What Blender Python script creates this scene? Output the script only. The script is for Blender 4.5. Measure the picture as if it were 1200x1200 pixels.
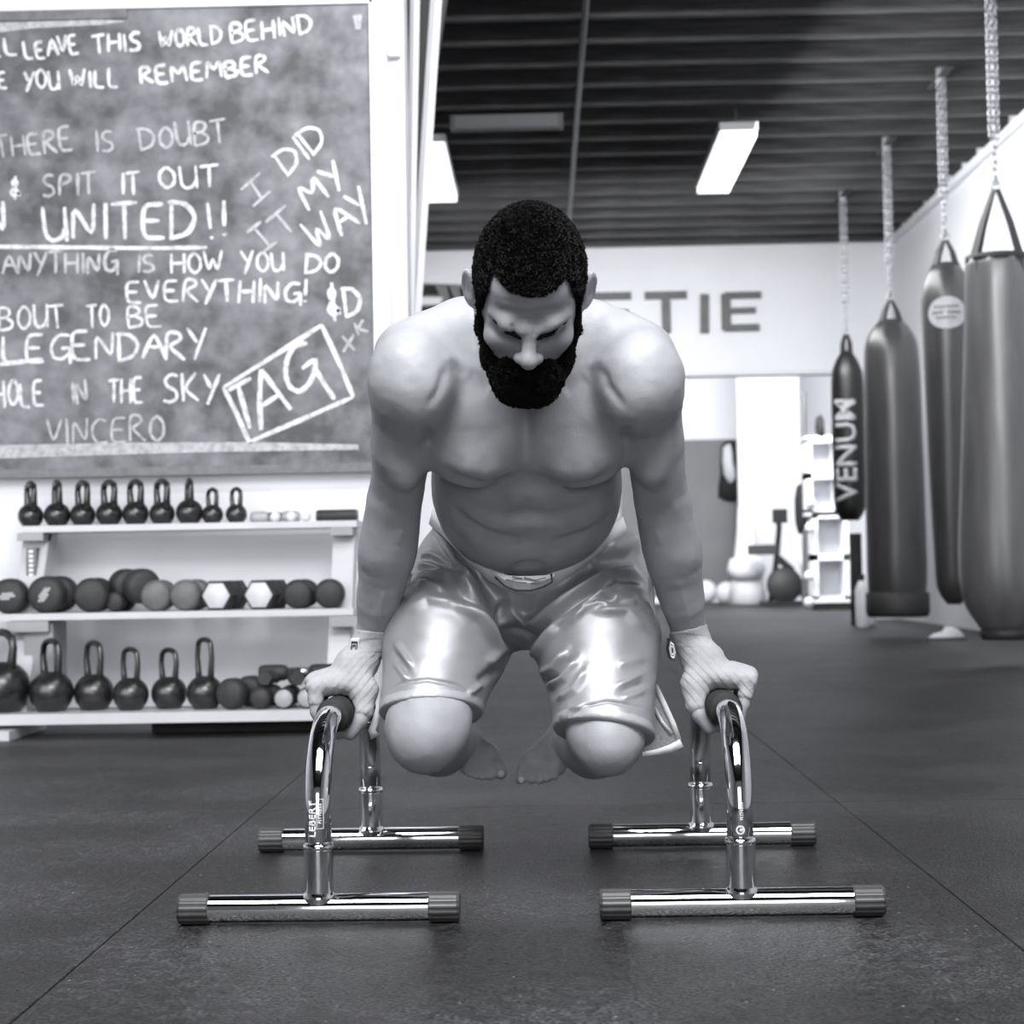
import bpy, bmesh, math, random
import numpy as np
from mathutils import Vector, Matrix, noise
for o in list(bpy.data.objects): bpy.data.objects.remove(o, do_unlink=True)
scene = bpy.context.scene
COL = scene.collection
PI = math.pi
random.seed(7); RNG = np.random.default_rng(7)

# ------------------------------------------------------------------ camera
FPX = 2080.0
CAM_H = 0.52
cam_data = bpy.data.cameras.new('camera'); cam = bpy.data.objects.new('camera', cam_data); COL.objects.link(cam)
cam_data.sensor_width = 36.0; cam_data.lens = FPX/1200.0*36.0
cam.location = (0, 0, CAM_H)
CM = Matrix.Rotation(0.0168, 3, 'Z') @ Matrix.Rotation(PI/2+0.03125, 3, 'X') @ Matrix.Rotation(-0.0175, 3, 'Z')
cam.rotation_euler = CM.to_euler()
cam_data.clip_end = 100; cam_data.clip_start = 0.05
cam_data.dof.use_dof = True; cam_data.dof.focus_distance = 2.68; cam_data.dof.aperture_fstop = 7.5
scene.camera = cam
CMn = np.array(CM)
def at(px, py, Y):
    d = CMn @ np.array([(px-600)/FPX, -(py-600)/FPX, -1.0])
    t = Y/d[1]
    return Vector((d[0]*t, Y, CAM_H + d[2]*t))
def project(P):
    q = (P - np.array([0, 0, CAM_H])) @ CMn
    return 600 + FPX*q[:, 0]/(-q[:, 2]), 600 - FPX*q[:, 1]/(-q[:, 2])

# ------------------------------------------------------------------ world, lights, exposure
scene.view_settings.view_transform = 'Standard'
scene.view_settings.look = 'None'
scene.view_settings.gamma = 1.0
scene.view_settings.exposure = 0.15
scene.view_settings.use_curve_mapping = False
world = bpy.data.worlds.new('world'); scene.world = world; world.use_nodes = True
world.node_tree.nodes['Background'].inputs[0].default_value = (0.95, 0.97, 1.0, 1)
world.node_tree.nodes['Background'].inputs[1].default_value = 0.10
def area(name, loc, target, sx, sy, power, spread=180):
    l = bpy.data.lights.new(name, 'AREA'); l.shape = 'RECTANGLE'; l.size = sx; l.size_y = sy
    l.energy = power; l.color = (0.97, 0.98, 1.0); l.spread = math.radians(spread)
    o = bpy.data.objects.new(name, l); COL.objects.link(o); o.location = loc
    o.rotation_euler = (Vector(target)-Vector(loc)).to_track_quat('-Z', 'Y').to_euler()
    return o
area('skylight_over_athlete', (0.0, 1.05, 3.1), (0.02, 2.8, 0.7), 2.6, 1.5, 156, 150)
area('joist_fill', (0.8, 3.6, 3.15), (0.8, 12.0, 3.75), 3.0, 0.3, 75, 140)  # added fill above the view, brightens the joist front faces
area('front_fill', (0.0, -3.4, 1.25), (0.0, 3.0, 0.8), 2.8, 2.3, 44, 150)  # added fill panel behind the camera, also mirrored in the chrome
area('left_wall_fill', (-2.5, 3.0, 1.25), (-1.8, 6.3, 0.95), 2.6, 1.7, 54, 160)  # added low fill for the wall behind the rack, unseen from its back
area('rail_fill', (0.3, 4.6, 3.25), (-0.5, 6.6, 1.6), 1.0, 0.6, 10, 110)  # added fill for the white rails and end board, no fixture there
area('right_wall_fill', (1.3, 10.4, 3.0), (2.8, 10.4, 2.55), 6.0, 0.7, 120, 150)  # added fill facing the right wall, turned so the camera misses it
area('hall_light', (0.4, 12.6, 2.95), (0.6, 16.0, 1.3), 4.0, 0.8, 68, 110)
area('far_room_light', (1.2, 17.6, 3.2), (1.4, 23.0, 0.6), 5.0, 1.2, 520, 170)

# ------------------------------------------------------------------ materials
def mat(name, col, rough=0.6, metal=0.0, spec=0.5, noise_scale=None, noise_amt=0.0, bump=0.0, bump_scale=200.0,
        emit=None, coat=0.0, sheen=0.0, sss=0.0, stretch=None, col2=None, detail=6.0, rough_var=0.0):
    m = bpy.data.materials.new(name); m.use_nodes = True
    nt = m.node_tree; n = nt.nodes; L = nt.links; b = n['Principled BSDF']
    if not hasattr(col, '__len__'): col = (col*0.985, col*0.99, col*1.03) if col > 0.12 else (col, col, col*1.02)
    b.inputs['Base Color'].default_value = (*col, 1); b.inputs['Roughness'].default_value = rough
    b.inputs['Metallic'].default_value = metal; b.inputs['Specular IOR Level'].default_value = spec
    if coat: b.inputs['Coat Weight'].default_value = coat; b.inputs['Coat Roughness'].default_value = 0.15
    if sheen: b.inputs['Sheen Weight'].default_value = sheen
    if sss:
        b.inputs['Subsurface Weight'].default_value = sss; b.inputs['Subsurface Radius'].default_value = (0.006, 0.006, 0.006)
        b.inputs['Subsurface Scale'].default_value = 1.0
    if emit: b.inputs['Emission Color'].default_value = (0.97, 0.98, 1, 1); b.inputs['Emission Strength'].default_value = emit
    tc = n.new('ShaderNodeTexCoord'); mp = n.new('ShaderNodeMapping'); L.new(tc.outputs['Object'], mp.inputs[0])
    if stretch: mp.inputs['Scale'].default_value = stretch
    if noise_scale:
        nz = n.new('ShaderNodeTexNoise'); nz.inputs['Scale'].default_value = noise_scale; nz.inputs['Detail'].default_value = detail
        L.new(mp.outputs[0], nz.inputs['Vector'])
        mx = n.new('ShaderNodeMixRGB'); rp = n.new('ShaderNodeValToRGB')
        rp.color_ramp.elements[0].position = 0.3; rp.color_ramp.elements[1].position = 0.7
        L.new(nz.outputs['Fac'], rp.inputs[0]); L.new(rp.outputs[0], mx.inputs[0])
        c2 = col2 if col2 is not None else tuple(min(1, c*(1+noise_amt)) for c in col)
        if not hasattr(c2, '__len__'): c2 = (c2*0.985, c2*0.99, c2*1.03)
        mx.inputs[1].default_value = (*(tuple(c*(1-noise_amt) for c in col) if col2 is None else col), 1)
        mx.inputs[2].default_value = (*c2, 1)
        L.new(mx.outputs[0], b.inputs['Base Color'])
        if rough_var:
            mr = n.new('ShaderNodeMapRange'); mr.inputs['To Min'].default_value = rough-rough_var; mr.inputs['To Max'].default_value = rough+rough_var
            L.new(nz.outputs['Fac'], mr.inputs['Value']); L.new(mr.outputs[0], b.inputs['Roughness'])
    if bump:
        nb = n.new('ShaderNodeTexNoise'); nb.inputs['Scale'].default_value = bump_scale; nb.inputs['Detail'].default_value = 4
        L.new(mp.outputs[0], nb.inputs['Vector'])
        bp = n.new('ShaderNodeBump'); bp.inputs['Strength'].default_value = bump; bp.inputs['Distance'].default_value = 0.002
        L.new(nb.outputs['Fac'], bp.inputs['Height']); L.new(bp.outputs[0], b.inputs['Normal'])
    return m
M = {}
M['wall'] = mat('painted_white_wall', 0.78, 0.7, noise_scale=3, noise_amt=0.02, bump=0.1, bump_scale=60)
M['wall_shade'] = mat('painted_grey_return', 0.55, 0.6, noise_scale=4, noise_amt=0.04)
M['frame_white'] = mat('gloss_white_paint', 0.82, 0.35, noise_scale=10, noise_amt=0.02)
M['joist'] = mat('dark_joist_timber', 0.055, 0.62, noise_scale=5, noise_amt=0.5, stretch=(0.6, 8, 8), bump=0.2, bump_scale=30)
M['deck'] = mat('dark_roof_deck', 0.012, 0.9, noise_scale=3, noise_amt=0.3)
M['dark_metal'] = mat('dark_painted_metal', 0.03, 0.5, noise_scale=8, noise_amt=0.2)
M['pipe'] = mat('grey_conduit', 0.11, 0.4, noise_scale=5, noise_amt=0.1)
M['lamp'] = mat('lamp_diffuser', 0.8, 0.5, emit=1.6)
M['fixture'] = mat('lamp_housing', 0.6, 0.4)
M['sign'] = mat('sign_letter_face', 0.075, 0.5, noise_scale=8, noise_amt=0.2)
M['grey_door'] = mat('grey_panel_door', 0.16, 0.6, noise_scale=2, noise_amt=0.08)
M['black'] = mat('black_cloth', 0.012, 0.8, noise_scale=20, noise_amt=0.3)
M['offwhite'] = mat('off_white_plastic', 0.7, 0.4, noise_scale=9, noise_amt=0.05)
M['pale_floor'] = mat('pale_far_floor', 0.55, 0.5, noise_scale=3, noise_amt=0.05)
M['chrome'] = mat('polished_chrome', (0.78, 0.785, 0.80), 0.06, metal=1.0, noise_scale=40, noise_amt=0.05, bump=0.03, bump_scale=30)
M['chrome_dull'] = mat('brushed_chrome', (0.55, 0.555, 0.57), 0.2, metal=1.0, noise_scale=60, noise_amt=0.08)
M['cap'] = mat('ribbed_rubber_cap', 0.06, 0.42, noise_scale=60, noise_amt=0.15)
M['foam'] = mat('black_foam_grip', 0.02, 0.75, noise_scale=200, noise_amt=0.3, bump=0.3, bump_scale=500)
M['decal_white'] = mat('decal_white', 0.8, 0.4)
M['decal_dark'] = mat('decal_dark', 0.03, 0.4)
M['iron'] = mat('black_cast_iron', 0.012, 0.3, spec=0.8, noise_scale=60, noise_amt=0.3, bump=0.12, bump_scale=150, rough_var=0.05)
M['rubber'] = mat('matt_black_rubber', 0.028, 0.6, noise_scale=50, noise_amt=0.2, bump=0.15, bump_scale=200)
M['grey_rubber'] = mat('mid_grey_rubber', 0.12, 0.5, noise_scale=30, noise_amt=0.15, bump=0.1, bump_scale=200)
M['pale_rubber'] = mat('pale_dumbbell_end', 0.62, 0.5, noise_scale=25, noise_amt=0.1)
M['mid_pale'] = mat('silver_grey_end', 0.36, 0.4, noise_scale=25, noise_amt=0.1)
M['rack'] = mat('pale_rack_steel', 0.55, 0.35, noise_scale=10, noise_amt=0.05)
M['rack_grey'] = mat('grey_rack_steel', 0.3, 0.4, noise_scale=10, noise_amt=0.06)
M['leather_grey'] = mat('grey_vinyl_bag', 0.10, 0.38, spec=0.7, noise_scale=4, noise_amt=0.2, stretch=(3, 3, 0.6), bump=0.3, bump_scale=8, coat=0.15)
M['leather_dark'] = mat('dark_vinyl_bag', 0.042, 0.36, spec=0.6, noise_scale=4, noise_amt=0.25, stretch=(3, 3, 0.6), bump=0.3, bump_scale=8, coat=0.1)
M['leather_black'] = mat('black_vinyl_bag', 0.006, 0.4, noise_scale=6, noise_amt=0.2, bump=0.2, bump_scale=10)
M['strap'] = mat('dark_webbing_strap', 0.02, 0.6, noise_scale=80, noise_amt=0.2)
M['chain'] = mat('zinc_chain', (0.34, 0.345, 0.36), 0.4, metal=0.7, noise_scale=50, noise_amt=0.1)
M['chalk_tray'] = mat('board_edge_grey', 0.16, 0.6, noise_scale=30, noise_amt=0.2)
M['skin'] = mat('skin', (0.34, 0.342, 0.364), 0.5, spec=0.4, noise_scale=22, noise_amt=0.08, bump=0.22, bump_scale=420, sss=0.12, detail=8)
M['nail'] = mat('nail', 0.55, 0.3)
M['hair'] = mat('tight_black_hair', 0.012, 0.85, spec=0.15, noise_scale=350, noise_amt=0.6, bump=1.0, bump_scale=700)
M['wrap'] = mat('cotton_hand_wrap', 0.44, 0.85, noise_scale=90, noise_amt=0.06, bump=0.5, bump_scale=600)
M['satin'] = mat('silver_satin', (0.34, 0.343, 0.36), 0.42, metal=0.35, spec=0.6, noise_scale=14, noise_amt=0.04, bump=0.05, bump_scale=900)
M['satin_hem'] = mat('satin_hem', (0.42, 0.423, 0.445), 0.45, metal=0.2, noise_scale=60, noise_amt=0.05, bump=0.2, bump_scale=400)
M['satin_white'] = mat('white_satin_trim', 0.76, 0.5, noise_scale=40, noise_amt=0.04, bump=0.15, bump_scale=300)
M['mesh_grey'] = mat('grey_mesh_fabric', 0.26, 0.7, noise_scale=200, noise_amt=0.25, bump=0.3, bump_scale=600)

def rubber_floor():
    m = bpy.data.materials.new('black_rubber_mat'); m.use_nodes = True
    nt = m.node_tree; n = nt.nodes; L = nt.links; b = n['Principled BSDF']
    g = n.new('ShaderNodeNewGeometry')
    big = n.new('ShaderNodeTexNoise'); big.inputs['Scale'].default_value = 2.3; big.inputs['Detail'].default_value = 8
    L.new(g.outputs['Position'], big.inputs['Vector'])
    fine = n.new('ShaderNodeTexNoise'); fine.inputs['Scale'].default_value = 170; fine.inputs['Detail'].default_value = 4
    L.new(g.outputs['Position'], fine.inputs['Vector'])
    mid = n.new('ShaderNodeTexNoise'); mid.inputs['Scale'].default_value = 34; mid.inputs['Detail'].default_value = 7; mid.inputs['Roughness'].default_value = 0.7
    L.new(g.outputs['Position'], mid.inputs['Vector'])
    def ramp(src, p0, p1_, c0, c1):
        r = n.new('ShaderNodeValToRGB'); r.color_ramp.elements[0].position = p0; r.color_ramp.elements[1].position = p1_
        r.color_ramp.elements[0].color = (c0, c0, c0, 1); r.color_ramp.elements[1].color = (c1, c1, c1*1.02, 1); L.new(src.outputs['Fac'], r.inputs[0]); return r
    r1 = ramp(big, 0.42, 0.6, 0.010, 0.024); r2 = ramp(mid, 0.40, 0.62, 0.35, 1.9); r3 = ramp(fine, 0.42, 0.62, 0.25, 2.6)
    mxa = n.new('ShaderNodeMixRGB'); mxa.blend_type = 'MULTIPLY'; mxa.inputs[0].default_value = 1.0
    L.new(r1.outputs[0], mxa.inputs[1]); L.new(r2.outputs[0], mxa.inputs[2])
    mx = n.new('ShaderNodeMixRGB'); mx.blend_type = 'MULTIPLY'; mx.inputs[0].default_value = 1.0
    L.new(mxa.outputs[0], mx.inputs[1]); L.new(r3.outputs[0], mx.inputs[2])
    # white dust specks
    sp = n.new('ShaderNodeTexVoronoi'); sp.inputs['Scale'].default_value = 26; L.new(g.outputs['Position'], sp.inputs['Vector'])
    lt = n.new('ShaderNodeMath'); lt.operation = 'LESS_THAN'; lt.inputs[1].default_value = 0.045; L.new(sp.outputs['Distance'], lt.inputs[0])
    mx2 = n.new('ShaderNodeMixRGB'); mx2.inputs[2].default_value = (0.3, 0.3, 0.31, 1)
    L.new(lt.outputs[0], mx2.inputs[0]); L.new(mx.outputs[0], mx2.inputs[1]); L.new(mx2.outputs[0], b.inputs['Base Color'])
    mr = n.new('ShaderNodeMapRange'); mr.inputs['To Min'].default_value = 0.22; mr.inputs['To Max'].default_value = 0.72
    L.new(mid.outputs['Fac'], mr.inputs['Value']); L.new(mr.outputs[0], b.inputs['Roughness'])
    b.inputs['Specular IOR Level'].default_value = 0.46
    bp = n.new('ShaderNodeBump'); bp.inputs['Strength'].default_value = 1.0; bp.inputs['Distance'].default_value = 0.003
    L.new(fine.outputs['Fac'], bp.inputs['Height']); L.new(bp.outputs[0], b.inputs['Normal'])
    return m
M['mat'] = rubber_floor()
M['seam'] = mat('floor_under_mats', 0.006, 0.9)

def chalkboard():
    m = bpy.data.materials.new('smudged_chalkboard'); m.use_nodes = True
    nt = m.node_tree; n = nt.nodes; L = nt.links; b = n['Principled BSDF']
    g = n.new('ShaderNodeTexCoord')
    def nz(scale, st, det=6):
        mp = n.new('ShaderNodeMapping'); mp.inputs['Scale'].default_value = st; L.new(g.outputs['Object'], mp.inputs[0])
        t = n.new('ShaderNodeTexNoise'); t.inputs['Scale'].default_value = scale; t.inputs['Detail'].default_value = det; L.new(mp.outputs[0], t.inputs['Vector'])
        return t
    a = nz(2.2, (1, 1, 1), 9); c = nz(5, (0.8, 1, 1.2), 7); d = nz(13, (1, 1, 1), 5)
    s = n.new('ShaderNodeMath'); s.operation = 'ADD'; L.new(a.outputs['Fac'], s.inputs[0]); L.new(c.outputs['Fac'], s.inputs[1])
    s2 = n.new('ShaderNodeMath'); s2.operation = 'ADD'; L.new(s.outputs[0], s2.inputs[0]); L.new(d.outputs['Fac'], s2.inputs[1])
    s3 = n.new('ShaderNodeMath'); s3.operation = 'MULTIPLY'; s3.inputs[1].default_value = 0.3333; L.new(s2.outputs[0], s3.inputs[0])
    r = n.new('ShaderNodeValToRGB'); r.color_ramp.elements[0].position = 0.42; r.color_ramp.elements[1].position = 0.62
    r.color_ramp.elements[0].color = (0.075, 0.076, 0.08, 1); r.color_ramp.elements[1].color = (0.26, 0.26, 0.285, 1)
    L.new(s3.outputs[0], r.inputs[0]); L.new(r.outputs[0], b.inputs['Base Color'])
    b.inputs['Roughness'].default_value = 0.7
    return m
M['board'] = chalkboard()
def chalk(name, lo, hi, c0=0.45, c1=0.82):
    m = mat(name, c1, 0.9)
    n = m.node_tree.nodes; L = m.node_tree.links; b = n['Principled BSDF']
    tc = n.new('ShaderNodeTexCoord'); t = n.new('ShaderNodeTexNoise'); t.inputs['Scale'].default_value = 55; t.inputs['Detail'].default_value = 5
    L.new(tc.outputs['Object'], t.inputs['Vector'])
    r = n.new('ShaderNodeValToRGB'); r.color_ramp.elements[0].position = lo; r.color_ramp.elements[1].position = hi
    r.color_ramp.elements[0].color = (c0, c0, c0*1.05, 1); r.color_ramp.elements[1].color = (c1, c1, c1*1.03, 1)
    L.new(t.outputs['Fac'], r.inputs[0]); L.new(r.outputs[0], b.inputs['Base Color'])
    return m
M['chalk'] = chalk('chalk_bright', 0.3, 0.55, 0.42, 0.72)
M['chalk_faint'] = chalk('chalk_faint', 0.3, 0.65, 0.3, 0.52)
M['chalk_dust'] = chalk('chalk_dust', 0.3, 0.7, 0.5, 0.8)

# ------------------------------------------------------------------ mesh helpers
def link(name, mesh, m, parent=None, smooth=False):
    o = bpy.data.objects.new(name, mesh); COL.objects.link(o)
    if m: mesh.materials.append(m if not isinstance(m, str) else M[m])
    if smooth: mesh.polygons.foreach_set('use_smooth', [True]*len(mesh.polygons))
    if parent: o.parent = parent
    return o
def from_bm(name, bm, m, parent=None, smooth=False, bevel=0.0, seg=2):
    if bevel:
        bmesh.ops.bevel(bm, geom=[e for e in bm.edges if len(e.link_faces) == 2 and e.calc_face_angle(0) > 0.5], offset=bevel, segments=seg, affect='EDGES', clamp_overlap=True)
    bm.normal_update()
    me = bpy.data.meshes.new(name); bm.to_mesh(me); bm.free()
    return link(name, me, m, parent, smooth)
def BX(bm, lo, hi):
    vs = [bm.verts.new((x, y, z)) for z in (lo[2], hi[2]) for y in (lo[1], hi[1]) for x in (lo[0], hi[0])]
    for f in ((0, 2, 3, 1), (4, 5, 7, 6), (0, 1, 5, 4), (2, 6, 7, 3), (0, 4, 6, 2), (1, 3, 7, 5)): bm.faces.new([vs[i] for i in f])
def box(name, lo, hi, m, parent=None, bevel=0.0):
    bm = bmesh.new(); BX(bm, lo, hi)
    return from_bm(name, bm, m, parent, bevel=bevel)
def TUBE(bm, pts, rad, n=12, closed=False, caps=True):
    pts = [Vector(p) for p in pts]; N = len(pts)
    rads = rad if hasattr(rad, '__len__') else [rad]*N
    rings = []; prev = None
    for i, p in enumerate(pts):
        if closed: t = (pts[(i+1) % N]-pts[i-1]).normalized()
        else: t = (pts[min(i+1, N-1)]-pts[max(i-1, 0)]).normalized()
        if prev is None:
            a = Vector((0, 0, 1)) if abs(t.z) < 0.9 else Vector((0, 1, 0))
            u = t.cross(a).normalized()
        else:
            u = (prev - t*prev.dot(t)).normalized()
        prev = u; v = t.cross(u)
        rings.append([bm.verts.new(p + (u*math.cos(2*PI*k/n)+v*math.sin(2*PI*k/n))*rads[i]) for k in range(n)])
    for i in range(N if closed else N-1):
        a, b = rings[i], rings[(i+1) % N]
        for k in range(n): bm.faces.new((a[k], a[(k+1) % n], b[(k+1) % n], b[k]))
    if caps and not closed:
        bm.faces.new(list(reversed(rings[0]))); bm.faces.new(rings[-1])
def tube(name, pts, rad, m, parent=None, n=16, closed=False):
    bm = bmesh.new(); TUBE(bm, pts, rad, n, closed); return from_bm(name, bm, m, parent, smooth=True)
def LATHE(bm, prof, n=32, M4=Matrix.Identity(4)):
    rings = []
    for r, z in prof:
        rings.append([bm.verts.new(M4 @ Vector((r*math.cos(2*PI*k/n), r*math.sin(2*PI*k/n), z))) for k in range(n)] if r > 1e-6 else [bm.verts.new(M4 @ Vector((0, 0, z)))])
    for a, b in zip(rings, rings[1:]):
        if len(a) == 1 and len(b) == 1: continue
        for k in range(n):
            if len(a) == 1: bm.faces.new((a[0], b[(k+1) % n], b[k]))
            elif len(b) == 1: bm.faces.new((a[k], a[(k+1) % n], b[0]))
            else: bm.faces.new((a[k], a[(k+1) % n], b[(k+1) % n], b[k]))
def lathe(name, prof, m, parent=None, n=32, M4=Matrix.Identity(4), smooth=True):
    bm = bmesh.new(); LATHE(bm, prof, n, M4)
    bmesh.ops.recalc_face_normals(bm, faces=bm.faces)
    return from_bm(name, bm, m, parent, smooth=smooth)
def empty(name, loc, label, cat, group=None, rz=0):
    o = bpy.data.objects.new(name, None); COL.objects.link(o); o.location = loc; o.rotation_euler = (0, 0, rz); o.empty_display_size = 0.05
    return tag(o, label, cat, group)
def tag(o, label, cat, group=None, kind=None):
    o['label'] = label; o['category'] = cat
    if group: o['group'] = group
    if kind: o['kind'] = kind
    return o
def struct(o): o['kind'] = 'structure'; return o
def copy_tree(o, parent=None):
    c = o.copy(); COL.objects.link(c); c.parent = parent
    for ch in list(o.children): copy_tree(ch, c)
    return c
def quads_mesh(name, V, F, m, parent=None, smooth=True):
    me = bpy.data.meshes.new(name)
    V = np.asarray(V, dtype=np.float32); F = np.asarray(F, dtype=np.int32)
    me.vertices.add(len(V)); me.vertices.foreach_set('co', V.ravel())
    k = F.shape[1]; me.loops.add(F.size); me.polygons.add(len(F))
    me.loops.foreach_set('vertex_index', F.ravel()); me.polygons.foreach_set('loop_start', np.arange(0, F.size, k, dtype=np.int32))
    me.polygons.foreach_set('loop_total', np.full(len(F), k, dtype=np.int32)); me.update(calc_edges=True); me.validate()
    return link(name, me, m, parent, smooth)
# ================================================================== THE SETTING
FLOOR_END = 24.2
CEIL = CAM_H + 2.87
WX = 3.18
sub = struct(box('floor', (-7, -4, -0.03), (5.2, FLOOR_END+0.3, -0.012), 'seam'))
def mats():
    x0s = [-0.63 + 1.26*i for i in range(-5, 5)]
    y0s = [1.99 + 1.89*i for i in range(-2, 12)]
    bm = bmesh.new(); BX(bm, (0.0012, 0.0012, -0.012), (1.2588, 1.8888, 0.0))
    bmesh.ops.bevel(bm, geom=[e for e in bm.edges if all(v.co.z > -0.001 for v in e.verts)], offset=0.0012, segments=1, affect='EDGES')
    me = bpy.data.meshes.new('rubber_mat'); bm.to_mesh(me); bm.free(); me.materials.append(M['mat'])
    for i, x in enumerate(x0s):
        for y in y0s:
            if x > 4.5: continue
            o = bpy.data.objects.new('rubber_mat', me); COL.objects.link(o); o.location = (x, y, random.uniform(-0.0006, 0)); o.parent = sub
mats()
ceil = struct(box('ceiling', (-7, -4, CEIL+0.22), (WX+0.1, 16.1, CEIL+0.26), 'deck'))
jy = 3.0; S = 0.445
bm = bmesh.new(); BX(bm, (-6.5, -0.022, 0), (WX, 0.022, 0.22)); bmj = bpy.data.meshes.new('joist'); bm.to_mesh(bmj); bm.free(); bmj.materials.append(M['joist'])
k = 0
while jy < 16:
    o = bpy.data.objects.new('joist', bmj); COL.objects.link(o); o.location = (0, jy, CEIL); o.parent = ceil; jy += S
p = tube('conduit', [(0.268, 4, CEIL-0.02), (0.268, 15.9, CEIL-0.02)], 0.018, 'pipe', ceil, 10)
# right wall
wr = struct(box('wall_right', (WX, -4.0, 0), (WX+0.12, 16.1, CEIL+0.25), 'wall'))
box('wall_plate', (WX-0.05, 4.0, CEIL-0.06), (WX, 16.0, CEIL), 'wall', wr)
struct(box('wall_left_side', (-4.62, -4.0, 0), (-4.5, 6.44, CEIL+0.25), 'wall'))
# back header wall over a wide opening
YB = 16.0
zb = at(850, 440, YB).z
wb = struct(box('wall_back', (-3.5, YB, zb), (WX+0.1, YB+0.18, CEIL+0.25), 'wall'))
for i in range(5):
    z = zb + 0.02 + i*0.23
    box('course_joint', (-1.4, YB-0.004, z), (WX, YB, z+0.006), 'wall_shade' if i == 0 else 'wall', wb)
box('jamb', (-3.5, YB, 0), (-1.6, YB+0.18, zb), 'wall', wb)
box('jamb', (2.98, YB, 0), (WX+0.1, YB+0.18, zb), 'wall', wb)
# far room
wf = struct(box('wall_far', (-4, FLOOR_END, 0), (5.2, FLOOR_END+0.15, 3.6), 'wall'))
struct(box('wall_far_right', (5.0, 16.2, 0), (5.12, FLOOR_END, 3.6), 'wall'))
struct(box('ceiling_far_room', (-4, 16.2, 3.55), (5.1, FLOOR_END, 3.62), 'wall'))
a = at(868, 690, 23.0); b = at(942, 690, 23.0)
struct(box('wall_partition', (a.x, 23.0, 0), (b.x, 23.12, 3.55), 'wall'))
box('baseboard_far', (-4, FLOOR_END-0.04, 0), (a.x, FLOOR_END-0.001, 0.22), 'frame_white')['kind'] = 'structure'
# left partition with the board
YW = 6.3
a = at(478, 300, YW)
wl = struct(box('wall_left', (-4.5, YW, 0), (a.x, YW+0.14, CEIL), 'wall'))
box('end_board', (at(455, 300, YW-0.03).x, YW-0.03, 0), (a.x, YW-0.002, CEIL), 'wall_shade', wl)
c = at(469, 60, YW-0.05)
box('bracket', (at(456, 60, YW-0.05).x, YW-0.07, c.z-0.02), (c.x, YW-0.03, c.z+0.02), 'frame_white', wl)
box('edge_trim', (at(441, 300, YW-0.05).x, YW-0.06, 0), (at(456, 300, YW-0.05).x, YW-0.03, CEIL), 'frame_white', wl)

# slanted roller-door rails beyond the partition
rails = empty('door_rail', at(490, 400, 6.6), 'pair of slim white steel rails leaning beside the partition with a dark board behind', 'rail')
def rel(o, root):
    o.parent = root; o.matrix_parent_inverse = Matrix.Translation(-root.location); return o
def rod(x0, y0, x1, y1, Y, w, m, name):
    p0, p1 = at(x0, y0, Y), at(x1, y1, Y); r = w/2*Y/FPX
    bm = bmesh.new(); TUBE(bm, [p0, p1], r*1.25, 4); return rel(from_bm(name, bm, m), rails)
rod(487, -40, 474, 700, 6.62, 9, 'frame_white', 'rail')
rod(515, -60, 474, 560, 6.7, 11, 'frame_white', 'rail')
bm = bmesh.new(); P = [at(470, -60, 6.9), at(533, -60, 6.9), at(497, 170, 6.9), at(488, 300, 6.9), at(472, 300, 6.9)]
f = bm.faces.new([bm.verts.new(q) for q in P]); r = bmesh.ops.extrude_face_region(bm, geom=[f])
for v in [g for g in r['geom'] if isinstance(g, bmesh.types.BMVert)]: v.co.y += 0.05
bmesh.ops.recalc_face_normals(bm, faces=bm.faces); rel(from_bm('dark_board', bm, 'dark_metal'), rails)

# fluorescent fixtures
def fixture(xc, y0, y1, zc, label, w=0.24):
    t = empty('ceiling_light', (xc, (y0+y1)/2, zc), label, 'light'); L2 = (y1-y0)/2
    bm = bmesh.new(); BX(bm, (-w/2, -L2, 0.02), (w/2, L2, 0.07)); from_bm('housing', bm, 'fixture', t, bevel=0.008)
    bm = bmesh.new(); BX(bm, (-w/2+0.008, -L2+0.01, -0.02), (w/2-0.008, L2-0.01, 0.02)); from_bm('diffuser', bm, 'lamp', t, bevel=0.012)
    for s in (-1, 1): tube('hanger', [(0, s*L2*0.8, 0.07), (0, s*L2*0.8, CEIL-zc)], 0.006, 'pipe', t, 6)
    return t
for (x, y, Yn, Yf, lab) in ((866, 156, 11.0, 12.7, 'lit white fluorescent fixture right of the ceiling conduit'),
                            (500, 170, 11.3, 13.0, 'lit white fluorescent fixture left of the conduit beside the white rails')):
    q = at(x, y, Yn); fixture(q.x, Yn, Yf, q.z, lab)
q = at(868, 236, 15.2); fixture(q.x, 15.0, 15.7, q.z-0.02, 'small far fluorescent fixture near the back wall')
# unlit batten
q0, q1 = at(530, 147, 11.0), at(658, 147, 11.0)
t = empty('ceiling_light', ((q0.x+q1.x)/2, 11.0, q0.z), 'unlit grey batten fixture lying across the joists', 'light')
w = (q1.x-q0.x)/2
bm = bmesh.new(); BX(bm, (-w, -0.05, -0.03), (w, 0.05, 0.05)); from_bm('housing', bm, mat('batten_grey', 0.2, 0.5), t, bevel=0.006)
box('end_cap', (-w-0.01, -0.052, -0.032), (-w+0.02, 0.052, 0.052), 'pipe', t); box('end_cap', (w-0.02, -0.052, -0.032), (w+0.01, 0.052, 0.052), 'pipe', t)

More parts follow.
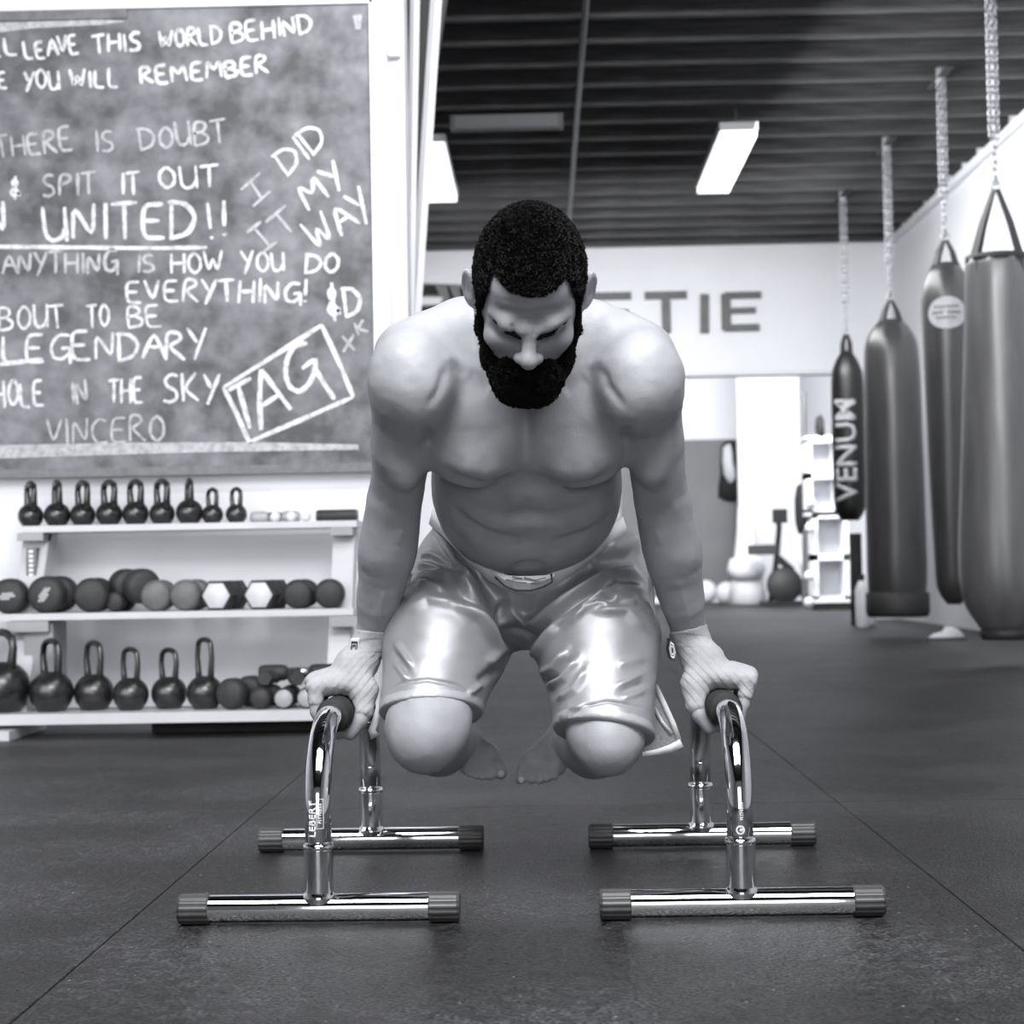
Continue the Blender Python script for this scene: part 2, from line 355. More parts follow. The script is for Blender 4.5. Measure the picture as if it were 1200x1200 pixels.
# sign letters on the header
def sign(name, polys, label):
    # polys: pixel rectangles / bars joined to one raised letter
    bm = bmesh.new()
    for nb, (x0, y0, x1, y1, wd) in enumerate(polys):
        fy = YB-0.035-0.004*nb
        a, b = at(x0, y0, YB), at(x1, y1, YB); d = (b-a).normalized(); nrm = Vector((-d.z, 0, d.x))*(wd/2*YB/FPX)
        e = d*(wd*0.18*YB/FPX)
        pts = [a-e+nrm, a-e-nrm, b+e-nrm, b+e+nrm]
        lo = [bm.verts.new((q.x, fy, q.z)) for q in pts]; hi = [bm.verts.new((q.x, YB-0.001, q.z)) for q in pts]
        bm.faces.new(lo); bm.faces.new(hi[::-1])
        for i in range(4): bm.faces.new((lo[i], hi[i], hi[(i+1) % 4], lo[(i+1) % 4]))
    bmesh.ops.recalc_face_normals(bm, faces=bm.faces)
    o = from_bm(name, bm, 'sign'); return tag(o, label, 'letter', 'raised letters of the wall sign')
sign('sign_letter', [(692, 348, 738, 347, 9), (690, 350, 690, 364, 9), (692, 368, 735, 368, 9), (738, 370, 738, 388, 9), (692, 391, 736, 391, 9)], 'dark raised letter S on the white header, above the athlete\'s shoulder')
sign('sign_letter', [(757, 347, 803, 346, 9), (780, 346, 781, 389, 10)], 'dark raised letter T on the white header wall')
sign('sign_letter', [(825.5, 347, 825.5, 389, 10)], 'dark raised letter I on the white header wall')
sign('sign_letter', [(850, 347, 851, 385, 11), (850, 347, 890, 346, 8), (850, 365, 884, 364, 7), (850, 385, 888, 384, 8)], 'dark raised letter E, last of the sign on the header wall')
# rounded emblem left of the athlete's head
t = empty('sign_emblem', at(520, 353, YB-0.01), 'rounded grey and black emblem on the header left of the athlete\'s head', 'sign')
def plate(pts, y0, y1, m, name, par):
    bm = bmesh.new(); P = [at(x, y, YB)-Vector(par.location) for x, y in pts]
    lo = [bm.verts.new((q.x, y0, q.z)) for q in P]; hi = [bm.verts.new((q.x, y1, q.z)) for q in P]
    bm.faces.new(lo); bm.faces.new(hi[::-1]); n = len(P)
    for i in range(n): bm.faces.new((lo[i], hi[i], hi[(i+1) % n], lo[(i+1) % n]))
    bmesh.ops.recalc_face_normals(bm, faces=bm.faces); return from_bm(name, bm, m, par)
gm = mat('emblem_grey', 0.12, 0.5)
plate([(489, 340), (495, 332), (545, 334), (556, 345), (556, 372), (494, 372), (488, 360)], -0.01, 0.03, gm, 'backing', t)
plate([(494, 346), (498, 335), (510, 335), (515, 346)], -0.025, -0.011, 'black', 'upper_mark', t)
plate([(491, 349), (519, 349), (516, 357), (491, 358)], -0.025, -0.011, 'wall', 'white_band', t)
plate([(491, 361), (510, 360), (506, 372), (492, 371)], -0.025, -0.011, 'black', 'lower_mark', t)
plate([(524, 336), (527, 336), (533, 352), (528, 354)], -0.025, -0.011, 'black', 'slash', t)
plate([(538, 338), (544, 339), (552, 350), (548, 360), (541, 350)], -0.025, -0.011, 'black', 'slash', t)

# ---------------------------------------------------------------- far room things
a, b = at(728, 517, FLOOR_END-0.15), at(864, 694, FLOOR_END-0.15)
t = empty('panel_door', ((a.x+b.x)/2, FLOOR_END-0.15, b.z), 'flat mid grey panel door on the far white wall', 'door')
hw = (b.x-a.x)/2; H_ = a.z-b.z
bm = bmesh.new(); BX(bm, (-hw, 0, 0), (hw, 0.08, H_)); from_bm('leaf', bm, 'grey_door', t, bevel=0.01)
for s in (-1, 1): box('stile', (s*hw-0.03, -0.02, 0), (s*hw+0.03, 0.0, H_), 'pipe', t)
# hanging garments
def garment(pts, Y, m, name, par):
    bm = bmesh.new(); P = [at(x, y, Y)-Vector(par.location) for x, y in pts]; n = len(P)
    c = sum(P, Vector())/n
    lo = [bm.verts.new(p) for p in P]; cf = bm.verts.new(c+Vector((0, -0.08, 0))); hi = [bm.verts.new(p+Vector((0, 0.06, 0))) for p in P]
    for i in range(n): bm.faces.new((lo[i], lo[(i+1) % n], cf)); bm.faces.new((lo[i], hi[i], hi[(i+1) % n], lo[(i+1) % n]))
    bm.faces.new(hi[::-1]); bmesh.ops.recalc_face_normals(bm, faces=bm.faces)
    bmesh.ops.subdivide_edges(bm, edges=bm.edges, cuts=1, use_grid_fill=True, smooth=0.3)
    return from_bm(name, bm, m, par, smooth=True)
t = empty('hanging_jacket', at(855, 550, FLOOR_END-0.2), 'black jacket with a white sleeve hanging at the grey door', 'jacket')
garment([(846, 522), (854, 516), (866, 520), (866, 560), (867, 582), (858, 588), (842, 582), (845, 556)], FLOOR_END-0.21, 'black', 'body', t)
garment([(848, 524), (856, 520), (859, 540), (862, 560), (856, 566), (849, 556)], FLOOR_END-0.33, 'offwhite', 'sleeve', t)
# small far clutter: balls, stool, bike
def ball(name, px, py, Y, rpx, m, label, cat='ball', group=None):
    q = at(px, py, Y); r = rpx*Y/FPX; q.z = r
    me = bpy.data.meshes.new(name); bm = bmesh.new(); bmesh.ops.create_uvsphere(bm, u_segments=20, v_segments=12, radius=r)
    o = from_bm(name, bm, m, None, smooth=True); o.location = q; return tag(o, label, cat, group)
ball('exercise_ball', 851, 682, 23.0, 13, 'offwhite', 'small pale ball on the far floor in front of the grey door')
ball('exercise_ball', 826, 672, 23.4, 14, 'offwhite', 'white ball on the far floor nearest the athlete\'s forearm, before the grey door')
# white covered stack by the partition
q = at(876, 705, 22.2)
t = empty('towel_stand', (q.x, 22.2, 0), 'tall white draped stand at the partition corner beyond the opening', 'stand')
lathe('drape', [(0.0, 1.25), (0.10, 1.22), (0.12, 0.9), (0.17, 0.5), (0.2, 0.3), (0.24, 0.02), (0, 0.0)], 'offwhite', t, 20)
lathe('cushion', [(0, 0.62), (0.2, 0.58), (0.24, 0.45), (0.2, 0.34), (0, 0.32)], 'offwhite', t, 20, Matrix.Translation((-0.02, -0.1, 0)))
# exercise bike
q = at(915, 702, 21.5)
t = empty('exercise_bike', (q.x, 21.5, 0), 'dark upright exercise bike standing in the far white room', 'bike')
bm = bmesh.new(); TUBE(bm, [(-0.12, 0, 0.05), (-0.05, 0, 0.5), (0.0, 0, 0.95), (-0.02, -0.02, 1.1)], 0.035, 8); from_bm('frame', bm, 'black', t, smooth=True)
bm = bmesh.new(); TUBE(bm, [(0.32, 0, 0.05), (0.12, 0, 0.45), (-0.05, 0, 0.6)], 0.045, 8); from_bm('seat_tube', bm, 'black', t, smooth=True)
lathe('flywheel', [(0, -0.05), (0.2, -0.05), (0.22, 0), (0.2, 0.05), (0, 0.05)], 'rubber', t, 20, Matrix.Translation((0.05, 0, 0.25)) @ Matrix.Rotation(PI/2, 4, 'X'))
bm = bmesh.new(); BX(bm, (-0.38, -0.08, 0.62), (-0.04, 0.08, 0.74)); from_bm('saddle', bm, 'rubber', t, bevel=0.03)
bm = bmesh.new(); BX(bm, (-0.07, -0.1, 1.0), (0.09, 0.1, 1.17)); from_bm('console', bm, 'black', t, bevel=0.02)
bm = bmesh.new(); BX(bm, (-0.25, -0.05, 0), (0.38, 0.05, 0.06)); from_bm('base', bm, 'black', t, bevel=0.01)
bm = bmesh.new(); TUBE(bm, [(0.18, -0.1, 0.75), (0.28, -0.1, 0.45), (0.32, -0.1, 0.3)], 0.05, 8); from_bm('white_guard', bm, 'offwhite', t, smooth=True)
# tall black stand bag / coat by the opening edge
q = at(940, 640, 20.5)
t = empty('gear_bag', (q.x, 20.5, q.z), 'black gear bag hanging on the grey post beyond the opening', 'bag')
garment([(934, 570), (946, 565), (948, 600), (948, 624), (936, 625), (932, 600)], 20.5, 'black', 'bag_body', t)
bm = bmesh.new(); TUBE(bm, [at(942, 460, 20.5)-q, Vector((at(943, 700, 20.5).x, 20.5, 0))-q], 0.03, 8); from_bm('post', bm, 'pipe', t)
# white wire cabinet
q = at(972, 713, 19.2); t = empty('wire_cabinet', (q.x, 19.2, 0), 'white metal storage cabinet with two tiers behind the black lettered bag', 'cabinet')
u = 19.2/FPX
def cab(x0, y0, x1, y1, nm, nb):
    A, B = at(x0, y0, 19.2)-Vector((q.x, 0, 0)), at(x1, y1, 19.2)-Vector((q.x, 0, 0))
    for (lx, hx) in ((A.x, A.x+0.06), (B.x-0.06, B.x)): box('upright', (lx, -0.02, B.z), (hx, 0.3, A.z), 'frame_white', t)
    for i in range(nb+1):
        z = B.z+(A.z-B.z)*i/nb; box('shelf', (A.x, -0.02, z-0.035), (B.x, 0.3, z+0.035), 'frame_white', t)
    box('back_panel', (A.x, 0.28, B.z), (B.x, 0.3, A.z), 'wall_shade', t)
cab(944, 515, 984, 600, 'a', 2); cab(951, 604, 996, 702, 'b', 2)
A = at(957, 702, 19.2)-Vector((q.x, 0, 0)); B = at(1000, 713, 19.2)-Vector((q.x, 0, 0))
box('plinth', (A.x, 0, 0), (B.x, 0.3, A.z), 'black', t)
for (x, y) in ((953, 588), (953, 618), (952, 675), (952, 706)):  # blurred spots of light, modelled as pale balls on the cabinet
    g = at(x, y, 18.9)-Vector((q.x, 19.2, 0)); bm = bmesh.new(); bmesh.ops.create_uvsphere(bm, u_segments=14, v_segments=10, radius=0.055)
    for v in bm.verts: v.co += g+Vector((0, 0.22, 0))
    from_bm('bokeh_spot', bm, 'offwhite', t, smooth=True)
# framed hook board above
q = at(962, 500, 19.2); t = empty('boxing_gloves', q, 'small black gloves hung above the white wire cabinet', 'gloves')
garment([(957, 490), (963, 486), (966, 500), (965, 515), (958, 513)], 19.2, 'black', 'glove', t)
# post and shoe-like items under bags
for (x, Y, lab, hgt, m, wd) in ((1004, 14.6, 'slim black upright post standing behind the lettered bag', 0.75, 'black', 0.05),):
    qq = at(x, 700, Y); o = tube('stand_post', [(0, 0, 0), (0, 0, hgt)], wd, m); o.location = (qq.x, Y, 0); tag(o, lab, 'post')
def bottle(px, Y, h, lab):
    qq = at(px, 700, Y); t = empty('water_bottle', (qq.x, Y, 0), lab, 'bottle')
    lathe('body', [(0, 0), (0.05, 0), (0.055, 0.02), (0.055, h*0.7), (0.025, h*0.88), (0, h*0.9)], 'offwhite', t, 16)
    lathe('cap', [(0.025, h*0.86), (0.027, h), (0, h)], 'black', t, 12)
bottle(1010, 13.9, 0.42, 'pale bottle on the floor left of the wide grey bag foot')
bottle(1018, 14.4, 0.30, 'shorter pale bottle on the floor behind the wide grey bag')
qq = at(1108, 722, 11.6); t = empty('shoe', (qq.x, 11.6, 0), 'white shoe on the floor between the two nearest bags', 'shoe')
bm = bmesh.new(); bmesh.ops.create_uvsphere(bm, u_segments=16, v_segments=10, radius=1); 
for v in bm.verts: v.co = Vector((v.co.x*0.12, v.co.y*0.05, max(0, v.co.z)*0.07*(1.3 if v.co.x > 0 else 0.8)))
from_bm('upper', bm, 'offwhite', t, smooth=True); box('sole', (-0.125, -0.052, -0.0), (0.125, 0.052, 0.018), 'pipe', t, 0.004)

# ================================================================== CHALKBOARD
YBd = YW-0.04
P0, P1 = at(-60, 12, YBd), at(441, 538, YBd)
bx0, bx1, bz0, bz1 = P0.x-0.5, P1.x, at(441, 538, YBd).z-0.015, at(437, 5, YBd).z
root = empty('chalkboard', (bx1, YBd, bz0), 'large wall chalkboard covered in smudged handwritten chalk lines', 'chalkboard')
R0 = Vector(root.location)
def loc_box(name, lo, hi, m, bevel=0.0):
    return box(name, Vector(lo)-R0, Vector(hi)-R0, m, root, bevel)
# the board hangs very slightly out of level, edges follow the photograph
loc_box('slate', (bx0, YBd-0.005, bz0), (bx1, YBd+0.035, bz1), 'board')
loc_box('lower_rail', (bx0, YBd-0.03, bz0-0.03), (bx1, YBd+0.03, bz0), 'chalk_tray', 0.004)
loc_box('upper_rail', (bx0, YBd-0.014, at(0, 26, YBd).z), (at(150, 20, YBd).x, YBd-0.004, bz1), 'chalk_tray')
loc_box('side_rail', (bx1, YBd-0.02, bz0-0.03), (bx1+0.012, YBd+0.035, bz1+0.012), 'frame_white')
loc_box('top_rail', (bx0, YBd-0.02, bz1), (bx1+0.012, YBd+0.035, bz1+0.012), 'frame_white')
YC = YBd-0.0075
def smear(pts, name, m='chalk_faint'):
    bm = bmesh.new(); bm.faces.new([bm.verts.new(at(x, y, YC)-R0) for x, y in pts]); return from_bm(name, bm, m, root)
smear([(-20, 522), (140, 519), (300, 518), (420, 521), (420, 527), (240, 530), (100, 534), (-20, 538)], 'chalk_smear')
smear([(-20, 27), (120, 23), (150, 25), (120, 29), (40, 33), (0, 38), (-20, 38)], 'chalk_smear')
smear([(413, 18), (424, 17), (423, 34), (417, 35)], 'chalk_smear')
FONT = {
 'A': [[(0, 0), (.35, 1), (.7, 0)], [(.15, .4), (.55, .4)]],
 'B': [[(0, 0), (0, 1), (.4, .95), (.5, .75), (.35, .55), (0, .52)], [(.3, .52), (.58, .35), (.5, .08), (0, 0)]],
 'C': [[(.6, .9), (.3, 1), (.05, .7), (.02, .35), (.2, .03), (.6, .08)]],
 'D': [[(0, 0), (0, 1)], [(-.1, .98), (.35, .95), (.62, .6), (.45, .15), (-.05, 0)]],
 'E': [[(.5, 1), (0, 1), (0, 0), (.55, .02)], [(0, .52), (.42, .52)]],
 'G': [[(.6, .95), (.25, 1), (.02, .6), (.1, .12), (.4, .05), (.62, .3), (.65, .5), (.35, .47)], [(.62, .5), (.66, -.12)]],
 'H': [[(0, 0), (0, 1)], [(.55, 0), (.55, 1)], [(0, .5), (.55, .52)]],
 'I': [[(.1, 0), (.12, 1)]],
 'J': [[(-.1, 1), (.35, 1)], [(.12, 1), (.1, 0)], [(-.1, 0), (.3, 0)]],
 'K': [[(0, 0), (0, 1)], [(.5, 1), (.02, .45), (.55, 0)]],
 'L': [[(0, 1), (0, .02), (.5, 0)]],
 'M': [[(0, 0), (.06, 1), (.35, .35), (.62, 1), (.7, 0)]],
 'N': [[(0, 0), (0, 1), (.5, 0), (.52, 1)]],
 'O': [[(.3, 1), (.05, .75), (.03, .3), (.28, 0), (.55, .25), (.56, .72), (.3, 1)]],
 'P': [[(0, 0), (.02, 1), (.45, .95), (.5, .65), (.05, .5)]],
 'R': [[(0, 0), (.02, 1), (.42, .95), (.48, .7), (.05, .5), (.58, 0)]],
 'S': [[(.52, .92), (.25, 1), (.03, .78), (.15, .55), (.45, .42), (.5, .15), (.25, 0), (-.02, .08)]],
 'T': [[(-.05, .95), (.6, 1)], [(.28, .97), (.28, 0)]],
 'U': [[(0, 1), (.03, .2), (.2, 0), (.45, .1), (.55, .4)], [(.55, 1), (.57, 0)]],
 'V': [[(0, 1), (.28, 0), (.55, 1)]],
 'W': [[(0, 1), (.18, 0), (.38, .75), (.55, 0), (.78, 1)]],
 'X': [[(0, 0), (.5, 1)], [(0, 1), (.5, 0)]],
 'Y': [[(0, 1), (.28, .5)], [(.58, 1), (.15, -.08)]],
 '&': [[(.5, .3), (.25, .05), (.02, .25), (.4, .75), (.25, .95), (.08, .75), (.5, .1)], [(.28, 1.1), (.26, -.1)]],
 '!': [[(.1, 1), (.1, .3)], [(.1, .1), (.11, .03)]],
 ' ': [], '_': []}
WID = {'I': .3, 'J': .45, 'W': .95, 'M': .9, '!': .3, ' ': .4}
SK = [0]
def stroke(bm, pts, w):
    SK[0] += 1; lift = Vector((0, -0.00012*(SK[0] % 7), 0))
    """pts pixel polyline -> flat slightly raised chalk ribbon with rounded ends"""
    P = [at(x, y, YC)-R0+lift for x, y in pts]
    # resample & round
    out = []
    for i in range(len(P)-1):
        for s in range(4): out.append(P[i].lerp(P[i+1], s/4))
    out.append(P[-1])
    for _ in range(2):
        out = [out[0]] + [(out[i-1]+out[i]*2+out[i+1])/4 for i in range(1, len(out)-1)] + [out[-1]]
    hw = w*1.0/2*YC/FPX; L_, R_ = [], []
    for i, p in enumerate(out):
        d = (out[min(i+1, len(out)-1)]-out[max(i-1, 0)]); d.y = 0
        d = d.normalized() if d.length > 1e-6 else Vector((1, 0, 0)); n = Vector((-d.z, 0, d.x))
        k = hw*(0.8+0.35*random.random())*(0.7 if i in (0, len(out)-1) else 1)
        L_.append(bm.verts.new(p+n*k)); R_.append(bm.verts.new(p-n*k))
    for i in range(len(out)-1): bm.faces.new((L_[i], L_[i+1], R_[i+1], R_[i]))
def word(text, x0, y0, x1, y1, h, w=4.2, m='chalk', slant=0.0):
    """text between baseline pixel points, letter height h"""
    adv = [WID.get(c, .72) for c in text]; tot = sum(adv)-0.14
    dx, dy = (x1-x0)/tot, (y1-y0)/tot; ln = math.hypot(x1-x0, y1-y0)
    ux, uy = (x1-x0)/ln, (y1-y0)/ln; nx, ny = uy, -ux
    bm = bmesh.new(); cur = 0
    for c, a in zip(text, adv):
        jh = h*random.uniform(.92, 1.08); jb = random.uniform(-.05, .05)*h; js = random.uniform(-.06, .06)+slant
        for st in FONT[c]:
            pts = []
            for (fx, fy) in st:
                X = cur+fx+js*fy; Yv = fy*jh+jb
                pts.append((x0+dx*X+nx*Yv, y0+dy*X+ny*Yv))
            if len(pts) > 1: stroke(bm, pts, w*random.uniform(.85, 1.1))
        cur += a
    from_bm('chalk_word', bm, m, root)
word('LL', -12, 66, 22, 64, 19); word('LEAVE', 30, 70, 93, 62, 21); word('THIS', 110, 63, 166, 58, 21)
word('WORLD', 187, 57, 260, 51, 22); word('BEHIND', 272, 51, 366, 38, 22)
word('RE', -14, 104, 9, 103, 20); word('YOU', 28, 106, 70, 104, 22); word('WILL', 83, 103, 140, 101, 21); word('REMEMBER', 166, 99, 315, 86, 20, 4.6)
word('THERE', -3, 186, 86, 176, 26, 3.8, 'chalk_faint'); word('IS', 112, 178, 135, 176, 25, 3.8, 'chalk_faint'); word('DOUBT', 166, 177, 266, 167, 28, 3.8, 'chalk_faint')
word('&', 11, 231, 26, 231, 22, 4); word('SPIT', 51, 231, 112, 228, 25, 4, 'chalk_faint'); word('IT', 142, 228, 164, 227, 25, 4); word('OUT', 187, 223, 256, 219, 26, 4)
word('IN', -22, 278, 8, 277, 38, 5); word('UNITED', 52, 282, 228, 281, 42, 5.5); word('!!', 243, 280, 266, 279, 46, 5)
word('ANYTHING', 3, 322, 136, 320, 25, 4, 'chalk_faint'); word('IS', 160, 320, 183, 319, 20, 4, 'chalk_faint'); word('HOW', 201, 321, 262, 320, 25, 4); word('YOU', 283, 320, 333, 318, 24, 4); word('DO', 358, 320, 396, 321, 22, 4)
word('EVERYTHING!', 149, 354, 359, 355, 26, 4.2)
word('ABOUT', -20, 388, 76, 384, 28, 4); word('TO', 103, 384, 128, 384, 26, 4); word('BE', 151, 384, 190, 382, 26, 4)
word('LEGENDARY', 3, 424, 244, 420, 33, 4.5)
word('WHOLE', -26, 478, 52, 476, 30, 4); word('IN', 84, 474, 104, 472, 27, 4, 'chalk_faint'); word('THE', 128, 473, 168, 473, 29, 4); word('SKY', 192, 472, 257, 470, 31, 4.4)
word('VINCERO', 54, 520, 193, 518, 31, 3.4, 'chalk_faint')
word('J', 302, 238, 318, 224, 24, 4, 'chalk_faint'); word('DID', 338, 206, 386, 168, 32, 4)
word('JT', 313, 292, 352, 262, 29, 4, 'chalk_faint'); word('MY', 362, 246, 410, 213, 32, 4.6); word('WAY', 372, 296, 440, 250, 38, 4.6)
word('&D', 384, 374, 424, 370, 36, 5); word('X', 402, 412, 418, 410, 20, 4, 'chalk_faint'); word('K', 420, 392, 432, 388, 16, 3.5, 'chalk_faint')
bm = bmesh.new()
stroke(bm, [(-20, 289), (100, 290), (180, 291), (243, 290)], 5)
for a, b in (((262, 454), (377, 381)), ((377, 381), (414, 465)), ((414, 465), (292, 518)), ((292, 518), (262, 454)), ((0, 427), (50, 421))): stroke(bm, [a, ((a[0]+b[0])/2+1, (a[1]+b[1])/2), b], 5.5)
for s in ([(268, 457), (294, 443)], [(279, 452), (293, 502)], [(306, 504), (304, 470), (306, 433)], [(306, 433), (322, 455), (341, 480)], [(308, 475), (326, 463)],
          [(360, 402), (345, 405), (336, 420), (334, 440), (340, 455), (352, 460), (366, 446), (372, 418), (354, 432)], [(368, 430), (380, 450), (392, 468)]):
    stroke(bm, s, 6)
from_bm('chalk_box_drawing', bm, 'chalk', root)
# ================================================================== WEIGHT RACK
def sh(px, py, Y): return at(px, py, Y)
YT, YM, YL = 6.02, 5.86, 5.66           # front edges of the three leaning shelves
zt, zm, zl = at(230, 613, YT).z, at(230, 716, YM).z, at(230, 834, YL).z
xr_t, xr_m, xr_l = at(418, 615, YT).x, at(414, 716, YM).x, at(406, 834, YL).x
xl_t = at(22, 618, YT).x
rack = empty('weight_rack', ((xr_l+xl_t)/2, YM, 0), 'pale steel three-shelf weight rack under the chalkboard', 'rack')
RO = Vector(rack.location)
def rb(name, lo, hi, m, bevel=0.003): return box(name, Vector(lo)-RO, Vector(hi)-RO, m, rack, bevel)
rb('shelf', (xl_t, YT-0.0, zt-0.022), (xr_t, YT+0.24, zt), 'rack', 0.004)
rb('shelf', (xl_t-0.6, YM, zm-0.022), (xr_m, YM+0.24, zm), 'rack', 0.004)
rb('shelf', (xl_t-0.6, YL, zl-0.034), (xr_l, YL+0.26, zl), 'rack', 0.008)
def slant_post(x0, x1, name='upright'):
    bm = bmesh.new()
    prof = [(YL+0.10, 0.0), (YL+0.2, 0.0), (YT+0.2, zt-0.022), (YT+0.08, zt-0.022)]
    A = [bm.verts.new(Vector((x0, y, z))-RO) for y, z in prof]; B = [bm.verts.new(Vector((x1, y, z))-RO) for y, z in prof]
    bm.faces.new(A); bm.faces.new(B[::-1])
    for i in range(4): bm.faces.new((A[i], B[i], B[(i+1) % 4], A[(i+1) % 4]))
    bmesh.ops.recalc_face_normals(bm, faces=bm.faces); return from_bm(name, bm, 'rack', rack, bevel=0.004)
pl = at(30, 650, YT+0.1).x; pr = at(60, 650, YT+0.1).x
slant_post(pl, pr)
qa, qb = at(392, 650, YT+0.1).x, at(417, 650, YT+0.1).x
slant_post(qa, qb)
for (x0, x1) in ((pl, pr), (qa, qb)):
    rb('foot', (x0-0.005, YL-0.06, 0.0), (x1+0.005, YL+0.36, 0.03), 'rack')
    rb('bracket', (x0+0.01, YM-0.0, zm-0.06), (x1+0.06, YM+0.2, zm-0.024), 'rack_grey')
    rb('bracket', (x0, YT-0.0, zt-0.05), (x1, YT+0.1, zt-0.023), 'rack_grey')
rb('side_plate', (at(28, 740, YM+0.03).x, YM+0.03, zl+0.06), (at(62, 740, YM+0.03).x, YM+0.20, zm-0.03), 'rack_grey')
a, b = at(35, 642, YT+0.05), at(47, 678, YT+0.05)
rb('sticker', (a.x, YT+0.005, b.z), (b.x, YT+0.085, a.z), 'chalk_tray', 0)
bm = bmesh.new()
for i in range(6):
    z = b.z+(a.z-b.z)*(0.08+i*0.15); BX(bm, (a.x+0.01-RO.x, YT+0.001-RO.y, z), (b.x-0.01-RO.x, YT+0.0055-RO.y, z+(a.z-b.z)*0.09))
from_bm('sticker_lettering', bm, 'decal_white', rack)

# ------------------------------------------------------------------ kettlebells
def kettlebell(x, y, z, R, H, hw, rz, label, group, body_m='iron'):
    """R ball radius, H total height, hw half width of handle loop"""
    t = empty('kettlebell', (x, y, z), label, 'kettlebell', group, rz)
    prof = [(0, 0), (R*0.62, 0)]
    for i in range(1, 15):
        a = -PI/2+0.68+(PI-0.68-0.38)*i/14
        prof.append((R*math.cos(a), R*0.86+R*math.sin(a)*0.98))
    prof.append((0, R*1.78))
    lathe('ball', prof, body_m, t, 28)
    zb = R*1.45; zt_ = H; r = hw*0.21
    pts = [(-hw*0.78, 0, zb-0.01), (-hw*0.86, 0, zb+(zt_-zb)*0.25), (-hw*0.98, 0, zb+(zt_-zb)*0.55), (-hw*0.86, 0, zb+(zt_-zb)*0.80)]
    for i in range(1, 8):
        a = PI-PI*i/8; pts.append((hw*0.86*math.cos(a)*(1.0), 0, (zt_-r-hw*0.45)+hw*0.45*math.sin(a)))
    pts += [(-p[0], 0, p[2]) for p in pts[3::-1]]
    tube('handle', pts, [r*1.35, r*1.15]+[r]*(len(pts)-4)+[r*1.15, r*1.35], body_m, t, 12)
    return t
top_desc = ['first kettlebell on the top shelf, at its left end', 'second kettlebell from the left on the top shelf', 'third kettlebell from the left on the top shelf',
            'fourth kettlebell from the left on the top shelf', 'fifth kettlebell from the left on the top shelf', 'sixth kettlebell from the left on the top shelf',
            'kettlebell on the top shelf turned edge-on, just before the two small ones', 'left one of the two small kettlebells on the top shelf', 'right one of the two small kettlebells, beside the grey dumbbell']
us = (YT+0.11)/FPX
def px_x(px, py, Y): return at(px, py, Y).x
Yk = YT+0.11
for i, (px, rpx, hpx, wpx) in enumerate([(36, 15, 55, 8.5), (67, 15.5, 56, 7), (97, 15, 55, 9.5), (128, 15.5, 55, 10), (159, 15.5, 55, 10), (190, 15, 55, 9.5), (222, 16, 55, 5), (249, 12.5, 43, 7), (277, 12.5, 43, 7)]):
    R = rpx*us; H = hpx*us; hw = max(0.05, R*0.95) if rpx > 13 else R*0.95
    rz = -math.acos(min(1, wpx*us/hw))
    kettlebell(px_x(px, 600, Yk), Yk, zt, R, H, hw, rz, 'small black '+top_desc[i], 'kettlebells on the top shelf')
Yk = YL+0.13; ul = Yk/FPX
low = [(2, 33, 98, 18, 'black kettlebell cut by the left edge, largest on the bottom shelf'),
       (60, 26, 86, 13, 'large shiny kettlebell left on the bottom shelf, beside the grey upright plate'),
       (110, 23.5, 82, 11.5, 'shiny kettlebell on the bottom shelf, second from the grey upright plate'),
       (153, 21, 74, 11, 'shiny kettlebell in the middle of the five polished ones on the bottom shelf'),
       (198, 21, 72, 11, 'shiny kettlebell on the bottom shelf just left of the tallest polished one'),
       (240, 21.5, 84, 10.5, 'tall shiny kettlebell beside the bottom shelf dumbbells')]
for (px, rpx, hpx, wpx, lab) in low:
    R = rpx*ul; H = hpx*ul; hw = R*0.68
    Yq = Yk+(0.02 if px in (110, 198) else -0.01)
    kettlebell(px_x(px, 790, Yq), Yq, zl, R, H, hw, -math.acos(min(1, wpx*ul/hw)), lab, 'kettlebells on the bottom shelf')

